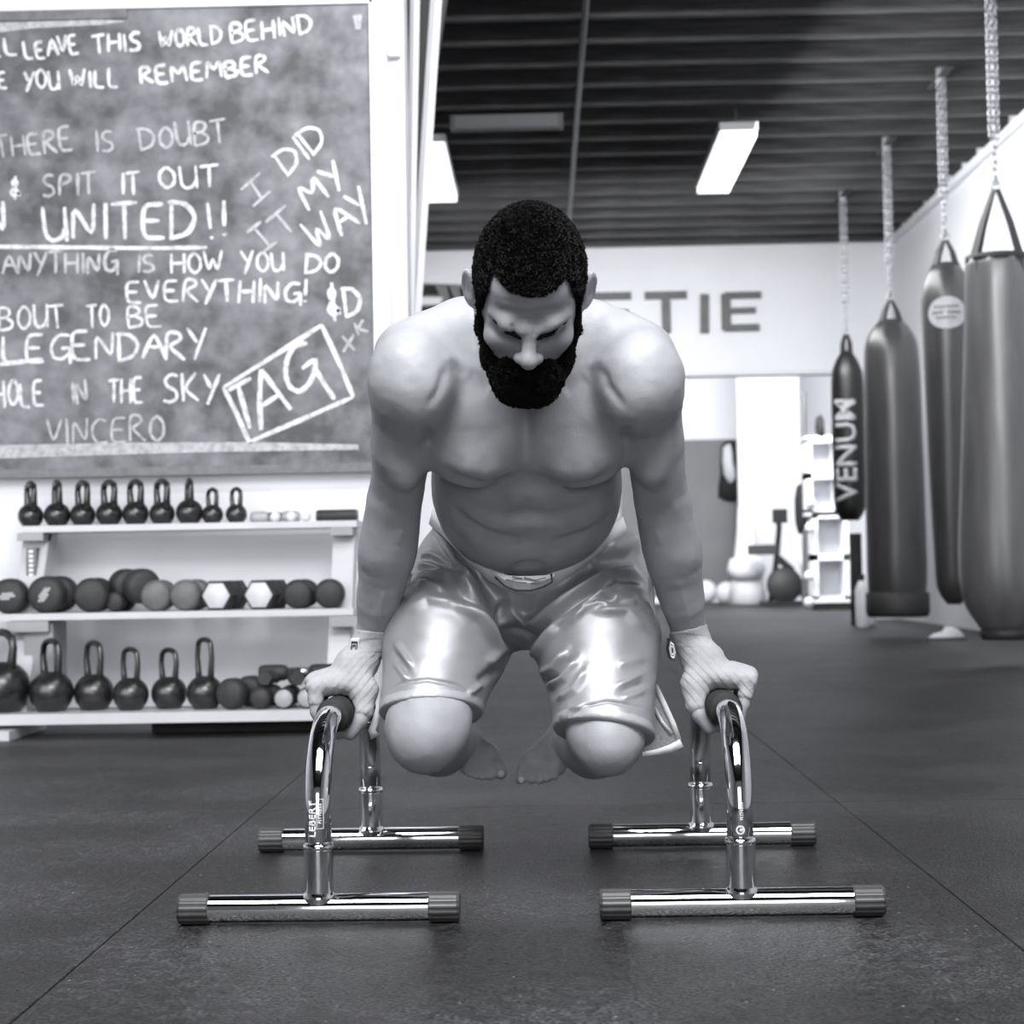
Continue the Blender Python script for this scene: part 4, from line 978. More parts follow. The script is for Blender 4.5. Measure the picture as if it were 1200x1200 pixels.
def spaced(lo, hi, fine, coarse, zones):
    out = [lo]
    while out[-1] < hi:
        x = out[-1]; out.append(x+(fine if any(a <= x <= b for a, b in zones) else coarse))
    return np.array(out)

# ---- head frame
TH = math.radians(43)
HC = A3(620, 347, 2.56); HR = np.array([1.0, 0, 0]); HF = np.array([0, -math.cos(TH), -math.sin(TH)]); HU = np.array([0, -math.sin(TH), math.cos(TH)])
rl = -0.055; HRr = HR*math.cos(rl)+HU*math.sin(rl); HUr = -HR*math.sin(rl)+HU*math.cos(rl)   # slight tilt
HR, HU = HRr, HUr
def H(r, u, f): return HC+HR*r+HU*u+HF*f
HM = np.stack([HR, HU, HF], 1)     # columns = local axes (r, u, f)

# ---- body
xs = spaced(-0.46, 0.42, 0.0022, 0.0042, [(-0.42, -0.22), (-0.14, 0.12), (0.19, 0.37)])
ys = spaced(2.40, 3.36, 0.0024, 0.0046, [(2.40, 2.62), (2.83, 2.97), (3.05, 3.14)])
zs = spaced(0.12, 1.08, 0.0024, 0.0042, [(0.16, 0.37), (0.76, 0.97)])
B = Field(xs, ys, zs)
def limb(points, k=0.02, F_=None):
    F_ = F_ or B
    # refine the chain with a Catmull-Rom curve, one union for the whole limb
    P = np.array([p for p, r in points]); Rr = np.array([r for p, r in points]); n = len(P); PP = []; RR = []
    for i in range(n-1):
        a, b, c, d = P[max(i-1, 0)], P[i], P[i+1], P[min(i+2, n-1)]
        for t in np.linspace(0, 1, 5)[:-1]:
            PP.append(0.5*((2*b)+(c-a)*t+(2*a-5*b+4*c-d)*t*t+(3*b-a-3*c+d)*t**3)); tt = t*t*(3-2*t); RR.append(Rr[i]*(1-tt)+Rr[i+1]*tt)
    PP.append(P[-1]); RR.append(Rr[-1]); PP = np.array(PP)
    sl, X, Y, Z = F_.loc(PP.min(0)-max(RR), PP.max(0)+max(RR), k+0.02); D = None
    for i in range(len(PP)-1):
        a, d = PP[i], PP[i+1]-PP[i]; L2 = d@d
        t = np.clip(((X-a[0])*d[0]+(Y-a[1])*d[1]+(Z-a[2])*d[2])/L2, 0, 1)
        q = np.sqrt((X-a[0]-t*d[0])**2+(Y-a[1]-t*d[1])**2+(Z-a[2]-t*d[2])**2)-(RR[i]+(RR[i+1]-RR[i])*t)
        D = q if D is None else np.minimum(D, q)
    F_.put(sl, D, k)
# torso
B.ell(A3(617, 492, 2.815), (0.150, 0.098, 0.150), 0.03)
B.ell(A3(617, 560, 2.865), (0.153, 0.108, 0.130), 0.04)
B.ell(A3(618, 592, 2.915), (0.145, 0.113, 0.118), 0.04)
B.ell(A3(618, 690, 3.05), (0.150, 0.105, 0.095), 0.05)
# upper back, trapezius, collar
B.ell(A3(617, 430, 2.81), (0.15, 0.085, 0.085), 0.04)
B.cone(A3(560, 388, 2.76), A3(674, 390, 2.76), 0.052, 0.052, 0.03)
B.cone(A3(535, 384, 2.74), A3(478, 415, 2.71), 0.044, 0.052, 0.03)
B.cone(A3(700, 387, 2.74), A3(752, 416, 2.71), 0.044, 0.052, 0.03)
# neck
B.cone(H(0, -0.035, -0.045), A3(617, 420, 2.76), 0.060, 0.075, 0.03)
# pectorals
for sx in (-1, 1):
    cx = 617+sx*58
    B.ell(A3(cx, 507, 2.728), (0.088, 0.050, 0.082), 0.022)
    B.cone(A3(cx+sx*4, 482, 2.715), A3(617+sx*118, 460, 2.69), 0.043, 0.036, 0.035)
    B.ell(A3(cx, 530, 2.73), (0.072, 0.047, 0.048), 0.02)
B.ell(A3(617, 480, 2.785), (0.140, 0.078, 0.100), 0.05)
for sx in (-1, 1): B.ell(A3(617+sx*92, 470, 2.735), (0.052, 0.055, 0.065), 0.045)
# clavicle region
for sx in (-1, 1):
    B.cone(A3(617+sx*20, 440, 2.75), A3(617+sx*112, 405, 2.715), 0.018, 0.028, 0.04)
    B.cone(A3(617+sx*45, 455, 2.765), A3(617+sx*105, 445, 2.735), 0.045, 0.052, 0.05)
# arms (left in the photo first)
def arm(sx, sh, up, bi, el, fo, f2, wr, hand):
    limb([(sh, 0.060), (up, 0.047), (bi, 0.0430), (el, 0.0445), (fo, 0.0475), (f2, 0.0385), (wr, 0.0265)], 0.025)
    return
# deltoids
B.ell(A3(484, 447, 2.665), (0.063, 0.062, 0.080), 0.02, R=np.array([[0.97, 0, -0.22], [0, 1, 0], [0.22, 0, 0.97]]))
B.ell(A3(748, 447, 2.665), (0.063, 0.062, 0.080), 0.02, R=np.array([[0.97, 0, 0.22], [0, 1, 0], [-0.22, 0, 0.97]]))
arm(-1, A3(482, 450, 2.675), A3(470, 515, 2.73), A3(468, 555, 2.775), A3(461, 597, 2.82), A3(455, 642, 2.85), A3(446, 692, 2.885), A3(438, 742, 2.925), None)
arm(1, A3(752, 450, 2.675), A3(765, 505, 2.73), A3(771, 555, 2.775), A3(778, 597, 2.82), A3(787, 642, 2.85), A3(797, 692, 2.885), A3(808, 742, 2.925), None)
# biceps, brachioradialis
B.ell(A3(474, 530, 2.725), (0.030, 0.030, 0.060), 0.02); B.ell(A3(763, 525, 2.725), (0.030, 0.030, 0.060), 0.02)
B.cone(A3(452, 590, 2.80), A3(444, 650, 2.835), 0.024, 0.025, 0.015); B.cone(A3(788, 590, 2.80), A3(797, 650, 2.835), 0.024, 0.025, 0.015)
# thighs, knees, shins
legs = {}
for nm, hip, mid, kn, sx in (('l', A3(560, 705, 3.06), A3(530, 775, 2.93), A3(502, 845, 2.81), -1), ('r', A3(676, 705, 3.06), A3(694, 775, 2.93), A3(710, 850, 2.825), 1)):
    limb([(hip, 0.090), (mid, 0.080), (kn, 0.060)], 0.03)
B.ell(A3(502, 850, 2.80), (0.066, 0.054, 0.060), 0.02); B.ell(A3(709, 857, 2.815), (0.060, 0.054, 0.058), 0.02)
B.ell(A3(496, 872, 2.785), (0.046, 0.044, 0.046), 0.03); B.ell(A3(713, 876, 2.785), (0.043, 0.044, 0.045), 0.03)
limb([(A3(500, 866, 2.83), 0.050), (A3(514, 874, 2.95), 0.052), (A3(528, 868, 3.07), 0.042), (A3(535, 862, 3.16), 0.031)], 0.02)
limb([(A3(711, 870, 2.83), 0.048), (A3(696, 876, 2.95), 0.052), (A3(678, 868, 3.07), 0.042), (A3(670, 858, 3.16), 0.031)], 0.02)
# feet: ankle, instep, ball, five toes each
def foot(an, heel, ball_in, ball_out, toes):
    B.cone(an, heel, 0.030, 0.026, 0.02)
    B.cone(an, ball_in, 0.027, 0.021, 0.015); B.cone(an, ball_out, 0.024, 0.015, 0.015); B.cone(ball_in, ball_out, 0.019, 0.014, 0.012)
    for (p, q, e, r) in toes:
        B.cone(p, q, r*1.05, r, 0.006); B.cone(q, e, r, r*0.95, 0.004)
foot(A3(537, 862, 3.15), A3(532, 850, 3.21), A3(571, 886, 3.12), A3(548, 896, 3.10),
     [(A3(572, 887, 3.115), A3(582, 897, 3.10), A3(587, 906, 3.09), 0.0115), (A3(566, 892, 3.11), A3(573, 903, 3.095), A3(575, 910, 3.085), 0.0082),
      (A3(560, 894, 3.105), A3(565, 904, 3.09), A3(566, 911, 3.08), 0.0076), (A3(554, 895, 3.10), A3(557, 904, 3.085), A3(558, 910, 3.075), 0.0072), (A3(548, 895, 3.10), A3(549, 902, 3.085), A3(550, 907, 3.075), 0.0068)])
foot(A3(667, 858, 3.15), A3(672, 848, 3.21), A3(625, 892, 3.12), A3(652, 898, 3.10),
     [(A3(625, 892, 3.115), A3(613, 902, 3.10), A3(610, 912, 3.09), 0.0115), (A3(631, 896, 3.11), A3(624, 907, 3.095), A3(622, 914, 3.085), 0.0082),
      (A3(637, 898, 3.105), A3(633, 908, 3.09), A3(632, 915, 3.08), 0.0076), (A3(644, 898, 3.10), A3(641, 907, 3.085), A3(641, 913, 3.075), 0.0072), (A3(651, 897, 3.10), A3(650, 905, 3.085), A3(650, 910, 3.075), 0.0068)])
# hands on the grips
GZ = 0.291
W = Field(spaced(-0.46, 0.42, 0.0018, 0.012, [(-0.42, -0.22), (0.19, 0.38)]), spaced(2.80, 3.02, 0.002, 0.002, []), spaced(0.24, 0.46, 0.002, 0.002, []))
def hand(s, GX, wr, arm_p):
    """s = outward direction"""
    hs = {-1: 0.80, 1: 0.94}[s]
    def P(o, z, Y): return np.array([GX+s*(o*hs if o > 0 else o), Y, z])
    palm_c = P(0.006, 0.338, 2.905)
    knk = [P(0.047, 0.333, 2.872), P(0.050, 0.338, 2.892), P(0.049, 0.337, 2.912), P(0.044, 0.331, 2.931)]
    for F_, e in ((B, 0.0), (W, 0.0035)):
        F_.cone(wr, P(-0.030, 0.368, 2.915), 0.0245+e, 0.0265+e, 0.02); F_.cone(P(-0.030, 0.368, 2.915), P(-0.010, 0.341, 2.905), 0.026+e, 0.024+e, 0.010)
        F_.ell(palm_c, (0.048+e, 0.042+e, 0.021+e), 0.012)
        F_.cone(P(-0.018, 0.365, 2.900), P(-0.040, 0.325, 2.885), 0.023+e, 0.019+e, 0.015)       # thumb root
        for i, q in enumerate(knk): F_.cone(P(0.002, 0.339, 2.885+0.011*i), q, 0.0145+e, 0.0108+e, 0.008)
    W.cone(wr+(arm_p-wr)*0.0, wr+(arm_p-wr)*0.3, 0.0285, 0.0315, 0.015)
    W.cone(P(-0.040, 0.325, 2.885), P(-0.041, 0.293, 2.872), 0.0215, 0.0165, 0.01)
    R_ = 0.027
    for i, q in enumerate(knk):
        rf = (0.0094, 0.0096, 0.0092, 0.0082)[i]; RR = R_+rf-0.0008
        Yi = q[1]; ln = (1.0, 1.08, 1.03, 0.88)[i]
        def arc(a): a = math.radians(a); return np.array([GX+s*RR*math.sin(a), Yi-0.004, GZ+RR*math.cos(a)])
        ch = [q, arc(88), arc(88+42*ln), arc(88+80*ln), arc(88+112*ln)]
        rr = [rf*1.12, rf*1.05, rf, rf*0.97, rf*0.85]
        for j in range(4): B.cone(ch[j], ch[j+1], rr[j], rr[j+1], 0.004 if j else 0.008)
        W.cone(ch[0], ch[0]+(ch[1]-ch[0])*0.55, rr[0]+0.003, rr[0]+0.002, 0.006)
    # thumb comes off the side of the palm, passes inside and under the bar
    th = [P(-0.040, 0.325, 2.885), P(-0.0405, 0.303, 2.874), P(-0.036, 0.277, 2.866), P(-0.020, 0.2555, 2.862)]
    for j, (a_, b_) in enumerate(zip(th, th[1:])): B.cone(a_, b_, (0.018, 0.0135, 0.0115)[j], (0.0135, 0.0115, 0.0098)[j], 0.006)
GXL, GXR = xl+math.tan(YAWL)*(2.895-2.635), xrr
HS = {-1: 0.82, 1: 0.94}
hand(-1, GXL, A3(438, 745, 2.925), A3(446, 692, 2.885)); hand(1, GXR, A3(808, 745, 2.925), A3(797, 692, 2.885))
# head
B.ell(H(0, 0.028, -0.015), (0.0735, 0.090, 0.094), 0.02, R=HM)
B.ell(H(0, -0.030, 0.028), (0.061, 0.085, 0.060), 0.02, R=HM)
B.ell(H(0, 0.045, 0.045), (0.058, 0.045, 0.045), 0.02, R=HM)
B.ell(H(0, -0.088, 0.052), (0.034, 0.028, 0.034), 0.03, R=HM)
B.cone(H(-0.060, -0.035, 0.0), H(-0.025, -0.09, 0.05), 0.018, 0.018, 0.025); B.cone(H(0.060, -0.035, 0.0), H(0.025, -0.09, 0.05), 0.018, 0.018, 0.025)
for s in (-1, 1):
    B.cone(H(s*0.010, 0.003, 0.0880), H(s*0.030, 0.009, 0.0820), 0.0110, 0.0115, 0.010); B.cone(H(s*0.030, 0.009, 0.0820), H(s*0.050, 0.014, 0.0615), 0.0115, 0.010, 0.012)
    B.ell(H(s*0.045, -0.030, 0.057), (0.018, 0.014, 0.018), 0.02, R=HM)
    B.ell(H(s*0.028, -0.013, 0.095), (0.020, 0.0095, 0.018), 0.008, 's', R=HM)
    B.ell(H(s*0.030, -0.010, 0.0695), (0.0125, 0.0115, 0.0120), 0.004, R=HM)
    B.cone(H(s*0.018, -0.015, 0.0805), H(s*0.042, -0.015, 0.073), 0.002, 0.002, 0.003)   # closed lid edge
B.cone(H(0, 0.004, 0.086), H(0, -0.030, 0.1085), 0.0088, 0.0110, 0.012)
B.ell(H(0, -0.036, 0.112), (0.0125, 0.0115, 0.012), 0.010, R=HM)
for s in (-1, 1):
    B.ell(H(s*0.0140, -0.0385, 0.0985), (0.0078, 0.0085, 0.0105), 0.008, R=HM)
    B.ell(H(s*0.0075, -0.050, 0.107), (0.004, 0.004, 0.006), 0.003, 's', R=HM)
B.cone(H(-0.023, -0.062, 0.089), H(0.023, -0.062, 0.089), 0.007, 0.007, 0.008); B.cone(H(-0.02, -0.073, 0.088), H(0.02, -0.073, 0.088), 0.0075, 0.0075, 0.006)
B.cone(H(-0.02, -0.0675, 0.098), H(0.02, -0.0675, 0.098), 0.002, 0.002, 0.003, 's')
for s in (-1, 1):   # ears
    out = HR*(s*0.80)+HF*0.60; out /= np.linalg.norm(out)
    a0 = HU*0.97-HF*0.10+HR*(s*0.16); a0 -= out*(a0@out); a0 /= np.linalg.norm(a0); wv = np.cross(out, a0); Re = np.stack([out, a0, wv], 1)
    c = H(s*0.0870, 0.000, -0.018)
    B.ell(c, (0.0065, 0.031, 0.018), 0.005, R=Re)
    B.ell(c+out*0.0055+wv*(-0.001*s), (0.0055, 0.021, 0.010), 0.004, 's', R=Re)
    B.cone(c+a0*0.012, c-a0*0.010, 0.0035, 0.0045, 0.004)
    B.cone(H(s*0.070, -0.022, -0.008), c-a0*0.015, 0.010, 0.006, 0.006)
Vb, Qb = nets(B); Vb = smooth(Vb, Qb, 3)
hd = (2.3, 2.62); ch = (2.5, 2.95)
strokes = [
    # under-chest creases
    ([(520, 548), (534, 562), (567, 570), (595, 564), (611, 556)], 4.5, -0.010), ([(718, 552), (700, 568), (670, 573), (645, 566), (622, 556)], 4.5, -0.010),
    ([(535, 545), (567, 556), (595, 548)], 8, 0.004), ([(700, 549), (670, 558), (640, 548)], 8, 0.004),
    ([(615, 450), (616, 500), (615, 550)], 6, -0.005),
    # shoulder to chest groove
    ([(523, 428), (516, 455), (500, 480)], 4.0, -0.0035), ([(704, 428), (712, 452), (735, 482)], 4.0, -0.0035),
    ([(500, 500), (503, 525)], 4, -0.007), ([(735, 498), (733, 522)], 4, -0.007),
    # collar bones and neck root
    ([(580, 445), (540, 425), (515, 415)], 5, 0.003), ([(655, 447), (690, 428), (715, 418)], 5, 0.003),
    ([(575, 460), (545, 440)], 6, -0.003), ([(660, 462), (690, 442)], 6, -0.003),
    # ribs and stomach folds
    ([(525, 592), (545, 612), (570, 626), (595, 632), (616, 634)], 4.5, -0.010), ([(718, 604), (702, 620), (686, 628), (665, 634), (640, 637)], 4.5, -0.010),
    ([(533, 575), (560, 597), (590, 604), (617, 600), (650, 604), (690, 594), (712, 575)], 5, -0.006),
    ([(585, 584), (617, 578), (655, 585)], 9, 0.007), ([(560, 612), (617, 615), (680, 612)], 8, 0.007), ([(560, 648), (617, 652), (672, 646)], 9, 0.006),
    ([(512, 580), (524, 618), (552, 645)], 4, -0.005), ([(724, 590), (712, 620), (690, 645)], 4, -0.005),
    ([(617, 575), (617, 640)], 4, -0.002), ([(600, 661), (620, 658), (638, 661)], 3, -0.007), ([(603, 668), (636, 668)], 4, 0.003),
    # arms: biceps edge, elbow crease, forearm tendon
    ([(455, 588), (468, 602), (480, 604), (492, 594)], 4.5, -0.0035), ([(749, 594), (760, 606), (774, 603), (788, 588)], 4.5, -0.0035),
    ([(455, 480), (450, 530), (455, 575)], 4, -0.002), ([(784, 480), (790, 530), (786, 570)], 4, -0.002),
    ([(470, 620), (466, 640)], 3, 0.002), ([(770, 620), (775, 640)], 3, 0.002), ([(450, 690), (442, 730)], 3, 0.002), ([(800, 690), (806, 728)], 3, 0.002),
    ([(497, 395), (470, 415)], 10, 0.002), 
    # knees
    
    ([(492, 860), (496, 876)], 14, 0.0025), ([(712, 866), (714, 880)], 13, 0.0025),  
    # brow furrow, lids, cheeks folds
    ([(600, 378), (603, 396)], 1.8, -0.0028, hd), ([(628, 376), (626, 396)], 1.8, -0.0028, hd), ([(614, 372), (614, 394)], 3.5, 0.0022, hd),
    
    ([(568, 378), (584, 393), (604, 401)], 3.0, -0.0045, hd), ([(664, 380), (648, 394), (628, 401)], 3.0, -0.0045, hd),
    ([(578, 360), (612, 368), (655, 360)], 2.5, -0.0012, hd), ([(580, 350), (614, 356), (652, 350)], 2.2, -0.0008, hd),
    ([(596, 430), (586, 440)], 3, -0.0018, hd), ([(634, 430), (644, 440)], 3, -0.0018, hd),
]
Vb = sculpt(Vb, Qb, strokes)
Nb = normals(Vb, Qb); Vb = Vb+Nb*(vnoise(Vb, 38)*0.0009+vnoise(Vb, 90, 2)*0.0003)[:, None]
person = empty('person', (float(A3(617, 600, 2.9)[0]), 2.9, 0.0), 'bearded shirtless man in satin shorts and hand wraps, tucked on two chrome bars', 'person')
PO = np.array([*person.location])
body = quads_mesh('body', Vb-PO, Qb, 'skin', person)

def tufts(V, Q, n, length, width, seed=3, sel=None):
    """many tiny curly hair ends on a surface"""
    r = np.random.default_rng(seed); fi = r.integers(0, len(Q), n); w = r.random((n, 4)); w /= w.sum(1)[:, None]
    P = (V[Q[fi]]*w[:, :, None]).sum(1); N = normals(V, Q)[Q[fi][:, 0]]
    t = r.normal(size=(n, 3)); t -= N*(t*N).sum(1)[:, None]; t /= np.linalg.norm(t, axis=1)[:, None]; b = np.cross(N, t)
    L = length*(0.5+r.random(n))[:, None]
    a = P-t*width-N*0.001; c = P+t*width-N*0.001; m1 = P+N*L*0.6+b*L*0.5; e = P+N*L*(0.5+0.5*r.random(n))[:, None]+b*L*r.normal(size=n)[:, None]*0.6+t*L*r.normal(size=n)[:, None]*0.5
    VV = np.stack([a, c, m1+t*width*0.6, e], 1).reshape(-1, 3); FF = np.arange(4*n).reshape(n, 4)
    return VV, FF
def fuzzy(name, F_, sm, noise_amp, n, L, wd, seed):
    V, Q = nets(F_); V = smooth(V, Q, sm); N = normals(V, Q)
    V = V+N*(vnoise(V, 160, seed)*noise_amp+vnoise(V, 420, seed+1)*noise_amp*0.7)[:, None]
    TV, TF = tufts(V, Q, n, L, wd, seed)
    return quads_mesh(name, np.concatenate([V, TV])-PO, np.concatenate([Q, TF+len(V)]), 'hair', person)
# ---- hair
hx = np.arange(-0.14, 0.11, 0.0024); hy = np.arange(2.40, 2.74, 0.0024); hz = np.arange(0.70, 1.07, 0.0024)
Fh = Field(hx, hy, hz)
Fh.ell(H(0, 0.030, -0.017), (0.0795, 0.097, 0.101), 0.01, R=HM)
Fh.ell(H(0, 0.047, 0.047), (0.065, 0.050, 0.0505), 0.015, R=HM)
X, Y, Z = Fh.grid(); P3 = np.stack(np.broadcast_arrays(X, Y, Z), -1).reshape(-1, 3).astype(float)
lp = (P3-HC) @ HM
ppx, ppy = project(P3)
line = np.interp(ppx, [545, 556, 563, 568, 574, 580, 588, 598, 610, 622, 636, 648, 656, 663, 670, 676, 680, 686, 692], [372, 374, 372, 345, 324, 316, 328, 339, 343, 345, 344, 338, 328, 321, 332, 350, 372, 374, 372])
front = (ppy-line)/820.0
nape = (-0.055-lp[:, 1])
dd = np.where(lp[:, 2] > -0.005, front, np.maximum(front*np.clip(1+lp[:, 2]/0.03, 0, 1)-0.02*np.clip(-lp[:, 2]/0.03, 0, 1), nape))
# sideburn keeps only the outer strip
ear = np.sqrt(((lp[:, 1]+0.004)/0.026)**2+((lp[:, 2]+0.012)/0.017)**2)-1
dd = np.maximum(dd, -ear*0.01)
Fh.D = np.maximum(Fh.D, dd.reshape(Fh.D.shape).astype(np.float32))
fuzzy('hair', Fh, 1, 0.0010, 60000, 0.0042, 0.0004, 5)
# ---- beard
bx_ = np.arange(-0.14, 0.11, 0.0024); by_ = np.arange(2.36, 2.68, 0.0024); bz_ = np.arange(0.60, 0.93, 0.0024)
Fb = Field(bx_, by_, bz_)
for s in (-1, 1):
    Fb.cone(H(s*0.0670, -0.006, 0.006), H(s*0.0610, -0.040, 0.022), 0.0055, 0.009, 0.01)
    Fb.cone(H(s*0.0610, -0.040, 0.022), H(s*0.041, -0.078, 0.046), 0.0095, 0.018, 0.015)
    Fb.cone(H(s*0.041, -0.078, 0.046), H(s*0.014, -0.102, 0.068), 0.018, 0.028, 0.02)
    Fb.cone(H(0, -0.0575, 0.100), H(s*0.026, -0.066, 0.088), 0.0060, 0.008, 0.008)
    Fb.cone(H(s*0.028, -0.067, 0.085), H(s*0.032, -0.088, 0.068), 0.010, 0.016, 0.012)
Fb.cone(H(-0.012, -0.101, 0.071), H(0.012, -0.101, 0.071), 0.029, 0.029, 0.02)
Fb.cone(H(-0.014, -0.084, 0.086), H(0.014, -0.084, 0.086), 0.018, 0.018, 0.015)
fuzzy('beard', Fb, 1, 0.0013, 45000, 0.0052, 0.0004, 9)
# eyebrows
for s in (-1, 1):
    Fe = Field(np.arange(-0.14, 0.11, 0.0018), np.arange(2.40, 2.60, 0.0018), np.arange(0.74, 0.92, 0.0018))
    Fe.cone(H(s*0.012, -0.003, 0.0975), H(s*0.030, 0.003, 0.0925), 0.0030, 0.0034, 0.003); Fe.cone(H(s*0.030, 0.003, 0.0925), H(s*0.050, 0.010, 0.0735), 0.0034, 0.0022, 0.003)
    fuzzy('eyebrow', Fe, 1, 0.0004, 1200, 0.0018, 0.00022, 20+s)
# ---- hand wraps: cotton over hand and wrist, cut at forearm and at the finger roots
R0_, R1_ = A3(418, 737, 2.925), A3(458, 741, 2.925)
X, Y, Z = W.grid()
topz = np.where(X < 0, R0_[2]+(X-R0_[0])*(R1_[2]-R0_[2])/(R1_[0]-R0_[0]), A3(785, 742, 2.925)[2]+(X-A3(785, 742, 2.925)[0])*0.25)
W.D = np.maximum(W.D, (Z-topz).astype(np.float32))
gx = np.where(X < 0, GXL, GXR); W.D = np.maximum(W.D, (0.0278-np.sqrt((X-gx)**2+(Z-GZ)**2)).astype(np.float32))
Vw, Qw = nets(W); Vw = smooth(Vw, Qw, 2); Nw = normals(Vw, Qw)
def bands(V):
    s = np.where(V[:, 0] < 0, -1.0, 1.0); gx = np.where(V[:, 0] < 0, GXL, GXR); o = (V[:, 0]-gx)*s; z = V[:, 2]
    low = z*0.75+o*0.85+vnoise(V, 25)*0.003; hi = z+o*0.10+(V[:, 1]-2.9)*0.2
    t = np.where(z > 0.385, hi/0.021, low/0.0125); f = t-np.floor(t)
    edge = np.where(f < 0.12, f/0.12, (1-f)/0.88)
    return (edge-0.4)*(0.0010+0.0008*vnoise(V, 30, 6))+np.sin(low*1300+vnoise(V, 60)*3)*0.00016+vnoise(V, 45, 8)*0.0009+vnoise(V, 170, 4)*0.0004
Vw = Vw+Nw*bands(Vw)[:, None]
split = Vw[:, 0] < 0
for side in (True, False):
    sel = split == side; mp = -np.ones(len(Vw), int); mp[sel] = np.arange(sel.sum()); q = mp[Qw]; q = q[(q >= 0).all(1)]
    w_ = quads_mesh('hand_wrap', Vw[sel]-PO, q, 'wrap', person)
    c = A3(413, 765, 2.915) if side else A3(792, 778, 2.905)
    # velcro tab with a small printed mark
    sx = -1 if side else 1; bmv = bmesh.new()
    cc = Vector(c-PO); tilt = 0.25 if side else -0.25
    for i in range(2):
        pass
    n = 5; rows = []
    for k in range(n+1):
        f = k/n-0.5; rows.append([bmv.verts.new(cc+Vector((f*0.012*0+(-f*0.012 if side else f*0.010), -0.012*math.cos(f*2)+dy, -f*0.052+dx*0.004))) for dx, dy in ((1, 0.0), (1, 0.014), (-1, 0.014), (-1, 0.0))])
    bmv.free()
    bmv = bmesh.new()
    pts = [(411, 748), (421, 748), (420, 762), (415, 778), (409, 774), (409, 762)] if side else [(785, 748), (790, 752), (793, 765), (791, 775), (786, 773), (783, 760)]
    Yt = 2.888
    lo = [bmv.verts.new(Vector(A3(x, y, Yt)-PO)) for x, y in pts]; hi_ = [bmv.verts.new(Vector(A3(x, y, Yt)-PO)+Vector((0.002*(-sx), 0.03, 0))) for x, y in pts]
    bmv.faces.new(lo); bmv.faces.new(hi_[::-1]); m_ = len(pts)
    for i in range(m_): bmv.faces.new((lo[i], hi_[i], hi_[(i+1) % m_], lo[(i+1) % m_]))
    bmesh.ops.recalc_face_normals(bmv, faces=bmv.faces)
    tb = from_bm('velcro_tab', bmv, 'satin_white' if side else 'decal_dark', w_, bevel=0.001)
    bmv = bmesh.new()
    ctr = np.mean(pts, 0)
    for (a, b) in ((0.75, 0.55), (0.45, 0.3)):
        vs = [bmv.verts.new(Vector(A3(ctr[0]+(x-ctr[0])*a, ctr[1]+(y-ctr[1])*a, Yt-0.001-0.0005*(a < .5))-PO)) for x, y in pts]
        vi = [bmv.verts.new(Vector(A3(ctr[0]+(x-ctr[0])*b, ctr[1]+(y-ctr[1])*b, Yt-0.001-0.0005*(a < .5))-PO)) for x, y in pts]
        for i in range(m_): bmv.faces.new((vs[i], vs[(i+1) % m_], vi[(i+1) % m_], vi[i]))
    from_bm('printed_mark', bmv, 'decal_dark' if side else 'decal_white', w_)

# ---- shorts
St = Field(np.arange(-0.29, 0.27, 0.0030), np.arange(2.70, 3.24, 0.0034), np.arange(0.22, 0.66, 0.0030))
St.ell(A3(619, 682, 3.02), (0.176, 0.125, 0.112), 0.03)
St.ell(A3(620, 650, 3.03), (0.182, 0.115, 0.100), 0.04)
def leg(h, m, k_, r0, r1, r2):
    St.cone(h, m, r0, r1, 0.045); St.cone(m, k_, r1, r2, 0.03)
leg(A3(552, 690, 3.02), A3(522, 752, 2.93), A3(500, 850, 2.82), 0.098, 0.0985, 0.079)
leg(A3(688, 690, 3.02), A3(700, 752, 2.93), A3(709, 862, 2.82), 0.098, 0.0985, 0.079)
X, Y, Z = St.grid()
# waist plane
WL = np.array([A3(x, y, Yv) for x, y, Yv in ((480, 592, 3.02), (497, 602, 2.99), (520, 622, 2.93), (545, 648, 2.89), (570, 669, 2.865), (592, 680, 2.855), (620, 685, 2.85), (642, 681, 2.855), (660, 668, 2.865), (682, 655, 2.88), (702, 639, 2.90), (722, 626, 2.95), (745, 614, 3.0), (765, 610, 3.02))])
def waist_z(x, y):
    f = np.interp(x, WL[:, 0], WL[:, 2]); b = 0.600; t = np.clip((y-3.0)/0.08, 0, 1); return f*(1-t)+b*t
St.D = np.maximum(St.D, ((Z-waist_z(X*np.ones_like(Y), Y*np.ones_like(X)))*0.75).astype(np.float32))
